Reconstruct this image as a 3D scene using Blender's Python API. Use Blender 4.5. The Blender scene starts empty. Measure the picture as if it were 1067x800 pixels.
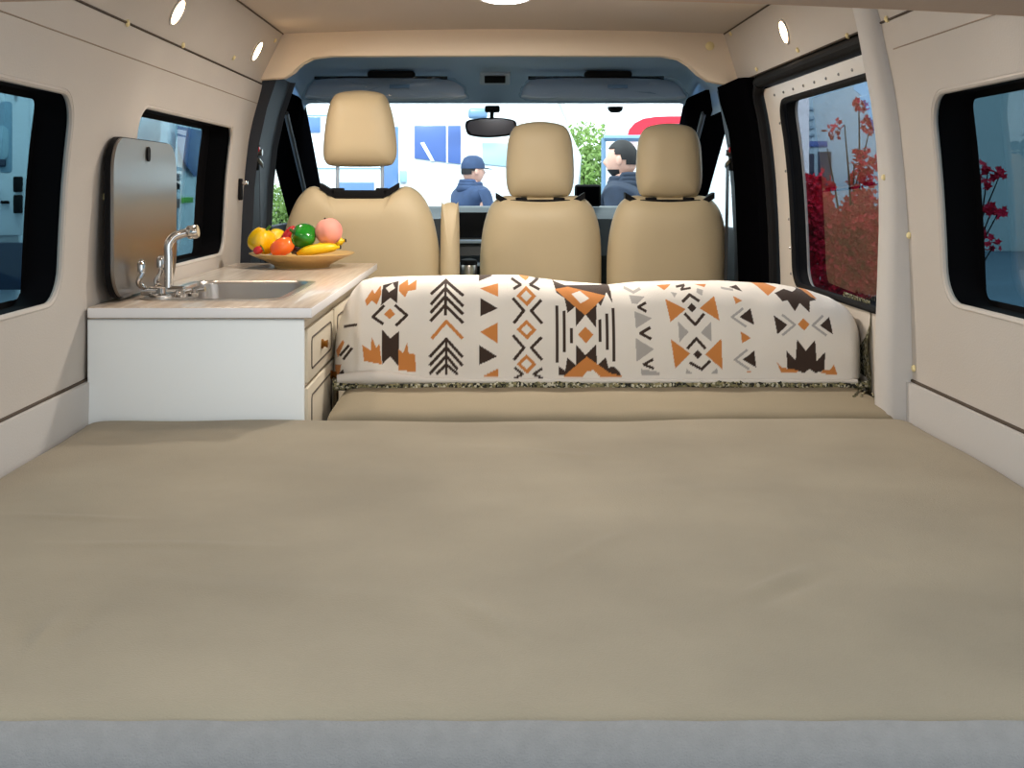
import bpy, bmesh, math, random
import numpy as np
from mathutils import Vector, Matrix
random.seed(7)
PI = math.pi
C = bpy.context.scene.collection
F = 1200.0            # focal length in pixels of the 1067 px wide frame
FLOOR, GROUND = -0.95, -1.45
FILL_W = 340

def P(px, py, y):     # a point at depth y measured in the photograph
    return Vector(((px-510)*y/F, y, (195-py)*y/F))

# ------------------------------------------------------------------ materials
def lin(c):
    return tuple(((v/255)/12.92 if v/255 <= .04045 else ((v/255+.055)/1.055)**2.4) for v in c)
M = {}
def mat(name, rgb, rough=.5, metal=0, spec=.5, bump=0, bscale=200, var=0, vscale=6, sheen=0, coat=0, emit=0, srgb=True, var2=None):
    m = bpy.data.materials.new(name); m.use_nodes = True
    nt = m.node_tree; b = nt.nodes['Principled BSDF']
    c = lin(rgb) if srgb else rgb
    b.inputs['Base Color'].default_value = (*c, 1)
    b.inputs['Roughness'].default_value = rough
    b.inputs['Metallic'].default_value = metal
    b.inputs['Specular IOR Level'].default_value = spec
    b.inputs['Sheen Weight'].default_value = sheen
    b.inputs['Coat Weight'].default_value = coat
    if emit:
        b.inputs['Emission Color'].default_value = (*c, 1); b.inputs['Emission Strength'].default_value = emit
    tc = nt.nodes.new('ShaderNodeTexCoord')
    if bump:
        n = nt.nodes.new('ShaderNodeTexNoise'); n.inputs['Scale'].default_value = bscale; n.inputs['Detail'].default_value = 4
        nt.links.new(tc.outputs['Object'], n.inputs['Vector'])
        bp = nt.nodes.new('ShaderNodeBump'); bp.inputs['Strength'].default_value = bump; bp.inputs['Distance'].default_value = .002
        nt.links.new(n.outputs['Fac'], bp.inputs['Height']); nt.links.new(bp.outputs['Normal'], b.inputs['Normal'])
    if var:
        n = nt.nodes.new('ShaderNodeTexNoise'); n.inputs['Scale'].default_value = vscale; n.inputs['Detail'].default_value = 6
        nt.links.new(tc.outputs['Object'], n.inputs['Vector'])
        r = nt.nodes.new('ShaderNodeValToRGB')
        r.color_ramp.elements[0].position = .3; r.color_ramp.elements[1].position = .7
        lo = var2 if var2 else tuple(v*(1-var) for v in c)
        r.color_ramp.elements[0].color = (*lo, 1); r.color_ramp.elements[1].color = (*[min(1, v*(1+var)) for v in c], 1)
        nt.links.new(n.outputs['Fac'], r.inputs['Fac']); nt.links.new(r.outputs['Color'], b.inputs['Base Color'])
    M[name] = m
    return m

mat('lining', (192,185,177), .6, bump=.25, bscale=260, var=.03, vscale=3)
mat('lining_light', (196,193,190), .6, bump=.2, bscale=260)
mat('ceiling', (196,186,176), .6, bump=.15, bscale=150)
mat('fascia', (240,224,202), .55, bump=.2, bscale=200)
mat('seam', (70,58,46), .8)
mat('bed', (143,133,114), .95, bump=.5, bscale=420, var=.13, vscale=3.2, sheen=.12, spec=.2)
mat('bed_side', (138,135,132), .95, bump=.6, bscale=500, var=.05, vscale=60, spec=.2)
mat('cushion', (144,133,112), .9, bump=.4, bscale=420, var=.04, vscale=5, spec=.2)
mat('black', (6,6,8), .9, spec=.0)
mat('rib', (70,76,84), .5)
mat('rubber', (18,18,20), .7, spec=.15)
mat('darkgrey', (34,40,50), .6)
mat('bluegrey', (150,178,206), .7, bump=.3, bscale=300)
mat('visor', (166,184,202), .5)
mat('matt_black', (6,6,9), .8, spec=.1)
mat('frit', (6,7,14), .3)
mat('cab_white', (242,248,250), .35)
mat('cab_cream', (214,204,184), .4, var=.02)
mat('counter_edge', (242,242,244), .3)
mat('steel', (196,190,184), .28, metal=1)
mat('chrome', (220,218,215), .1, metal=1)
mat('brass', (150,105,50), .35, metal=1)
mat('clip', (240,224,168), .5)
mat('seat', (200,183,149), .5, bump=.25, bscale=500, var=.02, vscale=4)
mat('door_white', (212,203,192), .35)
mat('plate', (214,176,112), .35, coat=.2)
mat('yellow', (246,190,10), .25, coat=.4, var=.12, vscale=20)
mat('banana', (236,196,20), .4, var=.1, vscale=25)
mat('tomato', (226,70,22), .22, coat=.5, var=.35, vscale=14, var2=lin((235,120,40)))
mat('red', (190,26,30), .25, coat=.5)
mat('green', (20,120,22), .22, coat=.5, var=.3, vscale=18)
mat('stalk', (60,110,30), .5)
mat('peach', (236,130,120), .6, var=.3, vscale=14, var2=lin((240,160,140)), sheen=.2)
mat('aubergine', (44,24,40), .25, coat=.4)
mat('towel', (214,218,222), .9)
mat('van_white', (238,242,244), .3, coat=.3)
mat('van_line', (150,180,196), .5)
mat('van_blue', (84,108,168), .25)
mat('van_pale', (176,204,214), .4)
mat('van_glass', (96,128,176), .12, spec=.8)
mat('van_glass_dark', (40,52,74), .12, spec=.8)
mat('tyre', (22,22,24), .8)
mat('jacket', (42,60,92), .8, bump=.5, bscale=60, var=.15, vscale=15)
mat('jacket_dark', (34,44,62), .85, bump=.5, bscale=60, var=.15, vscale=15)
mat('trousers', (30,32,40), .85)
mat('skin', (222,170,150), .55)
mat('hair', (26,22,24), .7)
mat('sign_red', (226,40,60), .4)
mat('sign_white', (240,242,244), .5)
mat('alu', (120,150,180), .35, metal=.3)
mat('leaf', (160,190,110), .8, var=.4, vscale=3)
mat('bark', (38,30,34), .9)
mat('blossom', (232,26,70), .7, var=.35, vscale=8)
mat('building', (196,202,206), .7)
mat('ground', (104,120,138), .8, var=.1, vscale=.7)
mat('tag_green', (110,190,60), .5)
mat('floor', (90,80,70), .5)
mat('screw', (150,150,150), .3, metal=1)
mat('beam', (196,160,130), .7, bump=.3, bscale=200)
mat('lens', (255,214,160), .5, emit=22)
mat('led', (255,250,244), .5, emit=9)

# laminate counter with faint wood grain
m = mat('counter', (206,190,172), .28, coat=.25)
nt = m.node_tree; b = nt.nodes['Principled BSDF']
tc = nt.nodes.new('ShaderNodeTexCoord'); mp = nt.nodes.new('ShaderNodeMapping'); mp.inputs['Scale'].default_value = (60, 3, 3)
n = nt.nodes.new('ShaderNodeTexNoise'); n.inputs['Scale'].default_value = 1.6; n.inputs['Detail'].default_value = 6
r = nt.nodes.new('ShaderNodeValToRGB'); r.color_ramp.elements[0].position = .35; r.color_ramp.elements[1].position = .65
r.color_ramp.elements[0].color = (*lin((190,172,154)), 1); r.color_ramp.elements[1].color = (*lin((214,200,184)), 1)
for a_, b_ in ((tc.outputs['Object'], mp.inputs['Vector']), (mp.outputs['Vector'], n.inputs['Vector']), (n.outputs['Fac'], r.inputs['Fac']), (r.outputs['Color'], b.inputs['Base Color'])):
    nt.links.new(a_, b_)

# brushed steel lid
m = mat('brushed', (150,146,142), .3, metal=1)
b = m.node_tree.nodes['Principled BSDF']; b.inputs['Anisotropic'].default_value = .6

# tweed border: speckles
m = mat('tweed', (120,115,90), .95)
nt = m.node_tree; b = nt.nodes['Principled BSDF']
tc = nt.nodes.new('ShaderNodeTexCoord'); n = nt.nodes.new('ShaderNodeTexVoronoi'); n.inputs['Scale'].default_value = 190
r = nt.nodes.new('ShaderNodeValToRGB'); cr = r.color_ramp; cr.interpolation = 'CONSTANT'
cr.elements[0].position = 0; cr.elements[0].color = (*lin((40,40,34)), 1)
cr.elements[1].position = .3; cr.elements[1].color = (*lin((150,142,104)), 1)
e = cr.elements.new(.55); e.color = (*lin((205,200,178)), 1)
e = cr.elements.new(.75); e.color = (*lin((110,108,80)), 1)
sep = nt.nodes.new('ShaderNodeSeparateColor')
nt.links.new(tc.outputs['Object'], n.inputs['Vector']); nt.links.new(n.outputs['Color'], sep.inputs['Color'])
nt.links.new(sep.outputs['Red'], r.inputs['Fac']); nt.links.new(r.outputs['Color'], b.inputs['Base Color'])

# blanket: woven pattern stored per vertex
m = mat('blanket', (232,226,216), .9, bump=.5, bscale=600, sheen=.1)
nt = m.node_tree; at = nt.nodes.new('ShaderNodeAttribute'); at.attribute_name = 'weave'
nt.links.new(at.outputs['Color'], nt.nodes['Principled BSDF'].inputs['Base Color'])
mat('blanket_plain', (226,220,212), .9, bump=.5, bscale=600)

def glass(name, tint, refl_rough=0.0, ior=1.5):
    m = bpy.data.materials.new(name); m.use_nodes = True; nt = m.node_tree; nt.nodes.clear()
    o = nt.nodes.new('ShaderNodeOutputMaterial'); t = nt.nodes.new('ShaderNodeBsdfTransparent'); g = nt.nodes.new('ShaderNodeBsdfGlossy')
    mx = nt.nodes.new('ShaderNodeMixShader'); fr = nt.nodes.new('ShaderNodeFresnel'); fr.inputs['IOR'].default_value = ior
    t.inputs['Color'].default_value = (*tint, 1); g.inputs['Roughness'].default_value = refl_rough
    ge = nt.nodes.new('ShaderNodeNewGeometry'); ml = nt.nodes.new('ShaderNodeMath'); ml.operation = 'MULTIPLY_ADD'
    # only the surface where light enters mirrors: fresnel - fresnel * backfacing
    inv = nt.nodes.new('ShaderNodeMath'); inv.operation = 'SUBTRACT'; inv.inputs[0].default_value = 1; nt.links.new(ge.outputs['Backfacing'], inv.inputs[1])
    ml.operation = 'MULTIPLY'; nt.links.new(fr.outputs[0], ml.inputs[0]); nt.links.new(inv.outputs[0], ml.inputs[1])
    nt.links.new(ml.outputs[0], mx.inputs[0]); nt.links.new(t.outputs[0], mx.inputs[1]); nt.links.new(g.outputs[0], mx.inputs[2]); nt.links.new(mx.outputs[0], o.inputs['Surface'])
    M[name] = m
glass('tint_glass', (.33,.45,.49), ior=1.28)
glass('door_glass', (.50,.52,.56), ior=1.48)
glass('clear_glass', (.93,.98,.98), ior=1.3)
glass('plastic_wrap', (.9,.92,.95), .07, ior=1.8)

# ------------------------------------------------------------------ mesh helpers
def finish(name, bm, m, parent=None, smooth=35, mods=None):
    me = bpy.data.meshes.new(name)
    bmesh.ops.recalc_face_normals(bm, faces=bm.faces)
    bm.to_mesh(me); bm.free()
    o = bpy.data.objects.new(name, me); C.objects.link(o)
    for mm in (m if isinstance(m, (list, tuple)) else [m]): me.materials.append(M[mm])
    if smooth is not None:
        me.polygons.foreach_set('use_smooth', [True]*len(me.polygons))
        if smooth < 180: me.set_sharp_from_angle(angle=math.radians(smooth))
    if parent:
        o.parent = parent; o.matrix_parent_inverse = parent_world(parent).inverted()
    return o
def parent_world(p):
    if p.parent is None: return p.matrix_basis.copy()
    return parent_world(p.parent) @ p.matrix_parent_inverse @ p.matrix_basis
def tag(o, label=None, cat=None, group=None, kind=None):
    if label: o['label'] = label
    if cat: o['category'] = cat
    if group: o['group'] = group
    if kind: o['kind'] = kind
    return o
def empty(name, loc, label, cat, group=None):
    o = bpy.data.objects.new(name, None); C.objects.link(o); o.location = loc
    o.empty_display_size = .05
    return tag(o, label, cat, group)
def struct(name, bm, m, label, cat, smooth=35):
    o = finish(name, bm, m, None, smooth); return tag(o, label, cat, None, 'structure')

def box(bm, x0, x1, y0, y1, z0, z1, bev=0, seg=3, rot=None, mi=0):
    r = bmesh.ops.create_cube(bm, size=1)
    vs = r['verts']
    for v in vs:
        v.co = Vector(((x0+x1)/2+v.co.x*(x1-x0), (y0+y1)/2+v.co.y*(y1-y0), (z0+z1)/2+v.co.z*(z1-z0)))
    if rot: 
        cen = Vector(((x0+x1)/2, (y0+y1)/2, (z0+z1)/2))
        for v in vs: v.co = cen + rot @ (v.co-cen)
    fs = list({f for v in vs for f in v.link_faces})
    for f in fs: f.material_index = mi
    if bev:
        es = list({e for v in vs for e in v.link_edges})
        bmesh.ops.bevel(bm, geom=es, offset=bev, segments=seg, profile=.5, affect='EDGES')
def prism(bm, pts, axis, a0, a1, bev=0, seg=2):
    """pts 2-D outline; extruded along axis from a0 to a1"""
    def co(p, a):
        if axis == 'x': return (a, p[0], p[1])
        if axis == 'y': return (p[0], a, p[1])
        return (p[0], p[1], a)
    A = [bm.verts.new(co(p, a0)) for p in pts]; B = [bm.verts.new(co(p, a1)) for p in pts]
    n = len(pts); fa = bm.faces.new(A); fb = bm.faces.new(B[::-1])
    for i in range(n): bm.faces.new((A[i], B[i], B[(i+1) % n], A[(i+1) % n]))
    if bev:
        es = list(fa.edges)+list(fb.edges)
        bmesh.ops.bevel(bm, geom=es, offset=bev, segments=seg, profile=.5, affect='EDGES')
def catmull(pts, n, closed=False):
    out = []; L = len(pts)
    rng = L if closed else L-1
    for i in range(rng):
        if closed: p = [pts[(i+k-1) % L] for k in range(4)]
        else: p = [pts[max(0, min(L-1, i+k-1))] for k in range(4)]
        p = [Vector(q) for q in p]
        for j in range(n):
            t = j/n
            out.append(.5*((2*p[1])+(-p[0]+p[2])*t+(2*p[0]-5*p[1]+4*p[2]-p[3])*t*t+(-p[0]+3*p[1]-3*p[2]+p[3])*t**3))
    if not closed: out.append(Vector(pts[-1]))
    return out
def tube(bm, pts, rad, n=12, closed=False, cap=True):
    pts = [Vector(p) for p in pts]; L = len(pts)
    rads = rad if isinstance(rad, (list, tuple)) else [rad]*L
    rings = []; up = None
    for i, p in enumerate(pts):
        a = pts[(i-1) % L] if (closed or i > 0) else p
        b = pts[(i+1) % L] if (closed or i < L-1) else p
        t = (b-a).normalized()
        if up is None:
            up = Vector((0,0,1)) if abs(t.z) < .9 else Vector((0,1,0))
        up = (up - t*up.dot(t)); up = up.normalized() if up.length > 1e-6 else Vector((1,0,0))
        s = t.cross(up)
        rings.append([bm.verts.new(p+(up*math.cos(2*PI*k/n)+s*math.sin(2*PI*k/n))*rads[i]) for k in range(n)])
    for i in range(L if closed else L-1):
        A, B = rings[i], rings[(i+1) % L]
        for k in range(n): bm.faces.new((A[k], A[(k+1) % n], B[(k+1) % n], B[k]))
    if cap and not closed: bm.faces.new(rings[0][::-1]); bm.faces.new(rings[-1])
def lathe(bm, prof, cen=(0,0,0), n=32, rot=None, fn=None):
    cen = Vector(cen); rings = []
    for (r, z) in prof:
        if r < 1e-5: rings.append([bm.verts.new(cen+(rot @ Vector((0,0,z)) if rot else Vector((0,0,z))))])
        else:
            ring = []
            for k in range(n):
                a = 2*PI*k/n; rr = r*(fn(a, z) if fn else 1)
                v = Vector((rr*math.cos(a), rr*math.sin(a), z))
                ring.append(bm.verts.new(cen+(rot @ v if rot else v)))
            rings.append(ring)
    for A, B in zip(rings, rings[1:]):
        if len(A) == 1 and len(B) == 1: continue
        if len(A) == 1:
            for k in range(n): bm.faces.new((A[0], B[(k+1) % n], B[k]))
        elif len(B) == 1:
            for k in range(n): bm.faces.new((A[k], A[(k+1) % n], B[0]))
        else:
            for k in range(n): bm.faces.new((A[k], A[(k+1) % n], B[(k+1) % n], B[k]))
def rrect(a0, a1, b0, b1, r, n=8):
    out = []
    for (ca, cb, s) in ((a1-r, b1-r, 0), (a0+r, b1-r, PI/2), (a0+r, b0+r, PI), (a1-r, b0+r, 1.5*PI)):
        for k in range(n+1):
            t = s+PI/2*k/n; out.append((ca+r*math.cos(t), cb+r*math.sin(t)))
    return out
def pad(bm, outline, y0, y1, rings=9, p=2.4, flat=.0, cen=None, sub=3):
    """cushion: closed XZ outline, swelling in y between y0 and y1"""
    pts = [Vector((q[0], 0, q[1])) for q in outline]
    pts = catmull(pts, sub, True)
    c = Vector((sum(v.x for v in pts)/len(pts), 0, sum(v.z for v in pts)/len(pts))) if cen is None else Vector((cen[0], 0, cen[1]))
    ym, h = (y0+y1)/2, (y1-y0)/2
    N = len(pts); allr = []
    W = max(v.x for v in pts)-min(v.x for v in pts); 
    inset = [1-(1-math.cos(PI/2*k/rings))*min(1, 2.4*h/W*1.2) for k in range(rings+1)]
    def ring(s, y): return [bm.verts.new((c.x+(v.x-c.x)*s, y, c.z+(v.z-c.z)*s)) for v in pts]
    seq = []
    for k in range(rings, 0, -1): seq.append((inset[k], -math.sin(PI/2*k/rings)))
    for k in range(0, rings+1): seq.append((inset[k], math.sin(PI/2*k/rings)))
    for s, f in seq: allr.append(ring(s, ym+h*f))
    for A, B in zip(allr, allr[1:]):
        for k in range(N): bm.faces.new((A[k], A[(k+1) % N], B[(k+1) % N], B[k]))
    for R_, sg in ((allr[0], -1), (allr[-1], 1)):
        prev = R_; s0 = seq[0][0]
        for q in (.75, .5, .25):
            cur = [bm.verts.new((c.x+(v.co.x-c.x)*q, ym+h*sg*(1+flat*(1-q)), c.z+(v.co.z-c.z)*q)) for v in R_]
            for k in range(N): bm.faces.new((prev[k], prev[(k+1) % N], cur[(k+1) % N], cur[k]))
            prev = cur
        cv = bm.verts.new((c.x, ym+h*sg*(1+flat), c.z))
        for k in range(N): bm.faces.new((prev[k], prev[(k+1) % N], cv))

# ------------------------------------------------------------------ the van shell
LW = [(-1.0,-.885),(-.5,-.885),(-.3,-.88),(-.1,-.872),(.05,-.862),(.2,-.842),(.365,-.80),(.42,-.775)]
RW = [(-1.0,.935),(-.5,.935),(-.3,.932),(-.1,.925),(.05,.915),(.2,.897),(.365,.865),(.42,.845)]
def wx(z, side):
    T = LW if side < 0 else RW
    if z <= T[0][0]: return T[0][1]
    for i in range(len(T)-1):
        if z <= T[i+1][0]:
            t = (z-T[i][0])/(T[i+1][0]-T[i][0])
            p = [T[max(0, min(len(T)-1, i+k-1))][1] for k in range(4)]
            return .5*(2*p[1]+(-p[0]+p[2])*t+(2*p[0]-5*p[1]+4*p[2]-p[3])*t*t+(-p[0]+3*p[1]-3*p[2]+p[3])*t**3)
    return T[-1][1]

def wall_solid(side, y0, y1, z0, z1, off=0, th=.05, holes=(), dy=.06, dz=.02):
    bm = bmesh.new()
    ny = max(1, round((y1-y0)/dy)); nz = max(1, round((z1-z0)/dz))
    G = [[[bm.verts.new((wx(z0+(z1-z0)*j/nz, side)+side*(off+t), y0+(y1-y0)*i/ny, z0+(z1-z0)*j/nz)) for j in range(nz+1)] for i in range(ny+1)] for t in (0, th)]
    for t in (0, 1):
        for i in range(ny):
            for j in range(nz): bm.faces.new((G[t][i][j], G[t][i+1][j], G[t][i+1][j+1], G[t][i][j+1]))
    for i in range(ny):
        for j in (0, nz): bm.faces.new((G[0][i][j], G[0][i+1][j], G[1][i+1][j], G[1][i][j]))
    for j in range(nz):
        for i in (0, ny): bm.faces.new((G[0][i][j], G[0][i][j+1], G[1][i][j+1], G[1][i][j]))
    bmesh.ops.recalc_face_normals(bm, faces=bm.faces)
    if not holes: return bm
    me = bpy.data.meshes.new('tmp'); bm.to_mesh(me); bm.free()
    o = bpy.data.objects.new('tmp', me); C.objects.link(o)
    cuts = []
    for h in holes:
        cb = bmesh.new(); e_ = .004; prism(cb, rrect(h[0]-e_, h[1]+e_, h[2]-e_, h[3]+e_, h[4]+e_), 'x', side*.6, side*1.2); bmesh.ops.recalc_face_normals(cb, faces=cb.faces)
        cm = bpy.data.meshes.new('cut'); cb.to_mesh(cm); cb.free()
        co = bpy.data.objects.new('cut', cm); C.objects.link(co); cuts.append(co)
        md = o.modifiers.new('b', 'BOOLEAN'); md.object = co; md.operation = 'DIFFERENCE'; md.solver = 'EXACT'
    dg = bpy.context.evaluated_depsgraph_get(); dg.update()
    ev = o.evaluated_get(dg); m2 = ev.to_mesh()
    out = bmesh.new(); out.from_mesh(m2); ev.to_mesh_clear()
    for q in cuts+[o]: bpy.data.objects.remove(q)
    return out
def loop3(side, h, off, n=8):
    return [Vector((wx(z, side)+side*off, y, z)) for (y, z) in dense(rrect(*h, n))]
def dense(p):
    out = []
    for i, a in enumerate(p):
        b = p[(i+1) % len(p)]; d = math.dist(a, b); k = max(1, int(d/.05))
        for j in range(k): out.append((a[0]+(b[0]-a[0])*j/k, a[1]+(b[1]-a[1])*j/k))
    return out
def pane_solid(bm, side, h, off, th=.005, yaw=0):
    """curved glass sheet filling the hole h, as strips"""
    ys0, ys1, z0, z1, r = h; n = 24
    rows = []
    for j in range(n+1):
        z = z0+(z1-z0)*(.5-.5*math.cos(PI*j/n))
        d = 0
        if z < z0+r: d = r-math.sqrt(max(0, r*r-(z0+r-z)**2))
        if z > z1-r: d = r-math.sqrt(max(0, r*r-(z-z1+r)**2))
        a, b = ys0+d, ys1-d
        f = lambda y: side*math.tan(yaw)*(y-(ys0+ys1)/2)
        rows.append([(wx(z, side)+side*(off+t)+f(y), y, z) for t in (0, th) for y in (a, b)])
    V = [[bm.verts.new(c) for c in row] for row in rows]
    for A, B in zip(V, V[1:]):
        bm.faces.new((A[0], A[1], B[1], B[0])); bm.faces.new((A[2], B[2], B[3], A[3]))
        bm.faces.new((A[0], B[0], B[2], A[2])); bm.faces.new((A[1], A[3], B[3], B[1]))
    bm.faces.new((V[0][0], V[0][2], V[0][3], V[0][1])); bm.faces.new((V[-1][0], V[-1][1], V[-1][3], V[-1][2]))
def ring_between(bm, A, B):
    a = [bm.verts.new(p) for p in A]; b = [bm.verts.new(p) for p in B]; n = len(a)
    for i in range(n): bm.faces.new((a[i], a[(i+1) % n], b[(i+1) % n], b[i]))
    return a, b

W1 = (1.25, 2.362, -.238, .192, .075)
W2 = (2.79, 3.815, -.222, .200, .06)
def lip(bm, side, h, r=.007):
    tube(bm, loop3(side, h, .006), r, 8, closed=True)

upperL = wall_solid(-1, .95, 4.06, -.42, .360, holes=(W1, W2)); lip(upperL, -1, W1); lip(upperL, -1, W2)
wl = struct('wall_left', upperL, 'lining', 'beige leatherette side wall of the van on the sink side, with two windows', 'wall')
upperR = wall_solid(1, .95, 2.60, -.425, .360, holes=(W1,)); lip(upperR, 1, W1)
wr = struct('wall_right', upperR, 'lining', 'beige side wall of the van beside the red blossoms, with one window', 'wall')
bm = wall_solid(-1, .95, 4.06, FLOOR, -.424, off=-.014, th=.06)
struct('trim_1', bm, 'lining_light', 'pale lower wall ledge on the sink side, meeting the bed', 'wall panel')
bm = wall_solid(1, .95, 2.60, FLOOR, -.430, off=-.014, th=.06)
struct('trim_2', bm, 'lining_light', 'pale lower wall ledge opposite the kitchen, meeting the bed', 'wall panel')
# dark joint lines on the wall lining (children of the walls)
def seam_line(parent, side, y0, y1, za, zb, off=0, w=.0022, n=24):
    bm = bmesh.new(); pts = []
    for i in range(n+1):
        t = i/n; z = za+(zb-za)*t
        pts.append((wx(z, side)-side*off, y0+(y1-y0)*t, z))
    tube(bm, pts, w, 6)
    finish('seam', bm, 'seam', parent)
seam_line(wl, -1, .95, 4.06, -.422, -.422, .0, .004)
seam_line(wr, 1, .95, 2.60, -.4275, -.4275, .0, .004)
bs = mat('soft_seam', (150,134,118), .7)
bm = bmesh.new(); tube(bm, [(wx(.295, -1)+.0, y, .295) for y in np.linspace(.95, 4.05, 30)], .0016, 6); finish('seam', bm, 'soft_seam', wl)
bm = bmesh.new(); tube(bm, [(wx(.30, 1)-.0, y, .30) for y in np.linspace(.95, 2.5, 20)], .0016, 6); finish('seam', bm, 'soft_seam', wr)

def window(idx, side, h, label, frit_end, frit=.012, pane='tint_glass'):
    bm = bmesh.new(); g = (h[0]+.0, h[1]-.0, h[2]+.0, h[3]-.0, h[4])
    pane_solid(bm, side, (h[0]-.02, h[1]+.02, h[2]-.02, h[3]+.02, h[4]), .078)
    w = struct('window_%d' % idx, bm, pane, label, 'window', None)
    # black reveal between lining and glass, then the printed black border on the glass
    bm = bmesh.new(); ring_between(bm, loop3(side, h, .010), loop3(side, h, .0775))
    A = loop3(side, h, .0772); B = [Vector((v.x, v.y+s_[0], v.z+s_[1])) for v, s_ in zip(A, [(0,0)]*len(A))]
    h2 = (h[0]+frit, h[1]-frit_end, h[2]+frit, h[3]-.014, .02)
    A2 = rr_match(h, h2, side, .0770)
    ring_between(bm, rr_match(h, h, side, .0770), A2)
    finish('window_frame', bm, 'matt_black', w, 30)
    return w
def rr_match(h, h2, side, off):
    # same parametrisation for h and h2 so the rings correspond
    p, q = rrect(*h), rrect(*h2); out = []
    n = len(p)
    for i in range(n):
        a, b = p[i], p[(i+1) % n]; c, d = q[i], q[(i+1) % n]
        k = max(1, int(math.dist(a, b)/.05))
        for j in range(k):
            t = j/k; y = c[0]+(d[0]-c[0])*t; z = c[1]+(d[1]-c[1])*t
            out.append(Vector((wx(z, side)+side*off, y, z)))
    return out
window(1, -1, W1, 'tinted window nearest the camera on the kitchen side, showing a white van', .02)
window(2, -1, W2, 'tinted window behind the raised sink cover', .115)
window(3, 1, W1, 'tinted window with red blossoms against a blue-grey background', .03)

# floor and far shell
bm = bmesh.new(); box(bm, -.95, 1.0, .95, 5.7, FLOOR-.05, FLOOR); struct('floor', bm, 'floor', 'van floor under the bed and cab', 'floor')

# slanted overhead panels
def overhead(side, name, label, y0, y1):
    xb, zb = wx(.365, side), .365
    xt, zt = (-.717, .533) if side < 0 else (.815, .533)
    pts = [(xb, zb), (xb+side*.045, zb), (xt+side*.05, zt+.03), (xt, zt)]
    bm = bmesh.new(); prism(bm, pts, 'y', y0, y1)
    o = struct(name, bm, 'lining', label, 'overhead panel')
    b2 = bmesh.new(); tube(b2, [(xb-side*.0005, y0, zb-.002), (xb-side*.0005, y1, zb-.002)], .0028, 6)
    finish('seam', b2, 'seam', o)
    b2 = bmesh.new(); tube(b2, [(xt, y0, zt-.001), (xt, y1, zt-.001)], .003, 6)
    finish('seam', b2, 'seam', o)
    return o
ohL = overhead(-1, 'trim_3', 'slanted overhead panel with two spotlights above the kitchen', .95, 4.04)
ohR = overhead(1, 'trim_4', 'slanted overhead panel with one lit spotlight above the sliding door', .95, 4.04)
# ceiling, slightly arched
bm = bmesh.new(); nx = 24
def cz(x): return .533+.016*(1-((x-.05)/.77)**2)
top = []
for y in (.95, 4.03):
    top.append([[bm.verts.new((x, y, cz(x)+t)) for x in np.linspace(-.717, .815, nx+1)] for t in (0, .04)])
for t in (0, 1):
    for i in range(nx): bm.faces.new((top[0][t][i], top[0][t][i+1], top[1][t][i+1], top[1][t][i]))
for e in (0, 1):
    for i in range(nx): bm.faces.new((top[e][0][i], top[e][0][i+1], top[e][1][i+1], top[e][1][i]))
for i in (0, nx): bm.faces.new((top[0][0][i], top[0][1][i], top[1][1][i], top[1][0][i]))
ceil_o = struct('ceiling', bm, 'ceiling', 'pale van ceiling with a round light', 'ceiling')
# light fascia above the cab
q = lambda px, py, y=4.0: ((px-510)*y/F, (195-py)*y/F)
fas = [(272,34),(400,31),(533,30),(660,32),(770,34),(772,88),(752,87),(738,84),(727,77),(719,67),(708,60),(690,58),(533,57.5),(345,58),(325,59),(314,65),(306,75),(296,81),(268,83)]
bm = bmesh.new(); prism(bm, [q(*p) for p in fas], 'y', 4.0, 4.05, .004)
struct('trim_5', bm, 'fascia', 'warm cream fascia strip across the van above the front seats', 'fascia')
# rear door header, seen at the top of the picture
bm = bmesh.new()
top = [(x, .181-.012*x-.045*x*x) for x in np.linspace(-1.0, 1.0, 21)]
bm = bmesh.new(); prism(bm, top+[(1.0, .62), (-1.0, .62)], 'y', .96, 1.10, .004)
struct('trim_6', bm, 'beam', 'brown-beige rear door header running along the top', 'beam')

# C pillar cover, sliding door, black B pillar
def pil(bm, secs):      # lofted vertical post: z, x_in, x_out, y0, y1
    rings = []
    for (z, xi, xo, y0, y1) in secs:
        c = .018
        rings.append([bm.verts.new(p) for p in ((xi+c, y0, z), (xi, y0+c, z), (xi, y1-c, z), (xi+c, y1, z), (xo, y1, z), (xo, y0, z))])
    for A, B in zip(rings, rings[1:]):
        for k in range(6): bm.faces.new((A[k], A[(k+1) % 6], B[(k+1) % 6], B[k]))
    bm.faces.new(rings[0][::-1]); bm.faces.new(rings[-1])
zs = [-.95,-.507,-.40,-.25,-.1,0,.1,.2,.3,.362,.42]
xin = [.884,.884,.883,.888,.893,.893,.886,.872,.852,.840,.826]
bm = bmesh.new()
pil(bm, [(z, xi, wx(min(z, .42), 1)+.05, 2.545, 2.66-.03*max(0, z)) for z, xi in zip(zs, xin)])
struct('trim_7', bm, 'lining_light', 'tall beige pillar cover between the rear window and the sliding door', 'pillar cover', 50)
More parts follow.
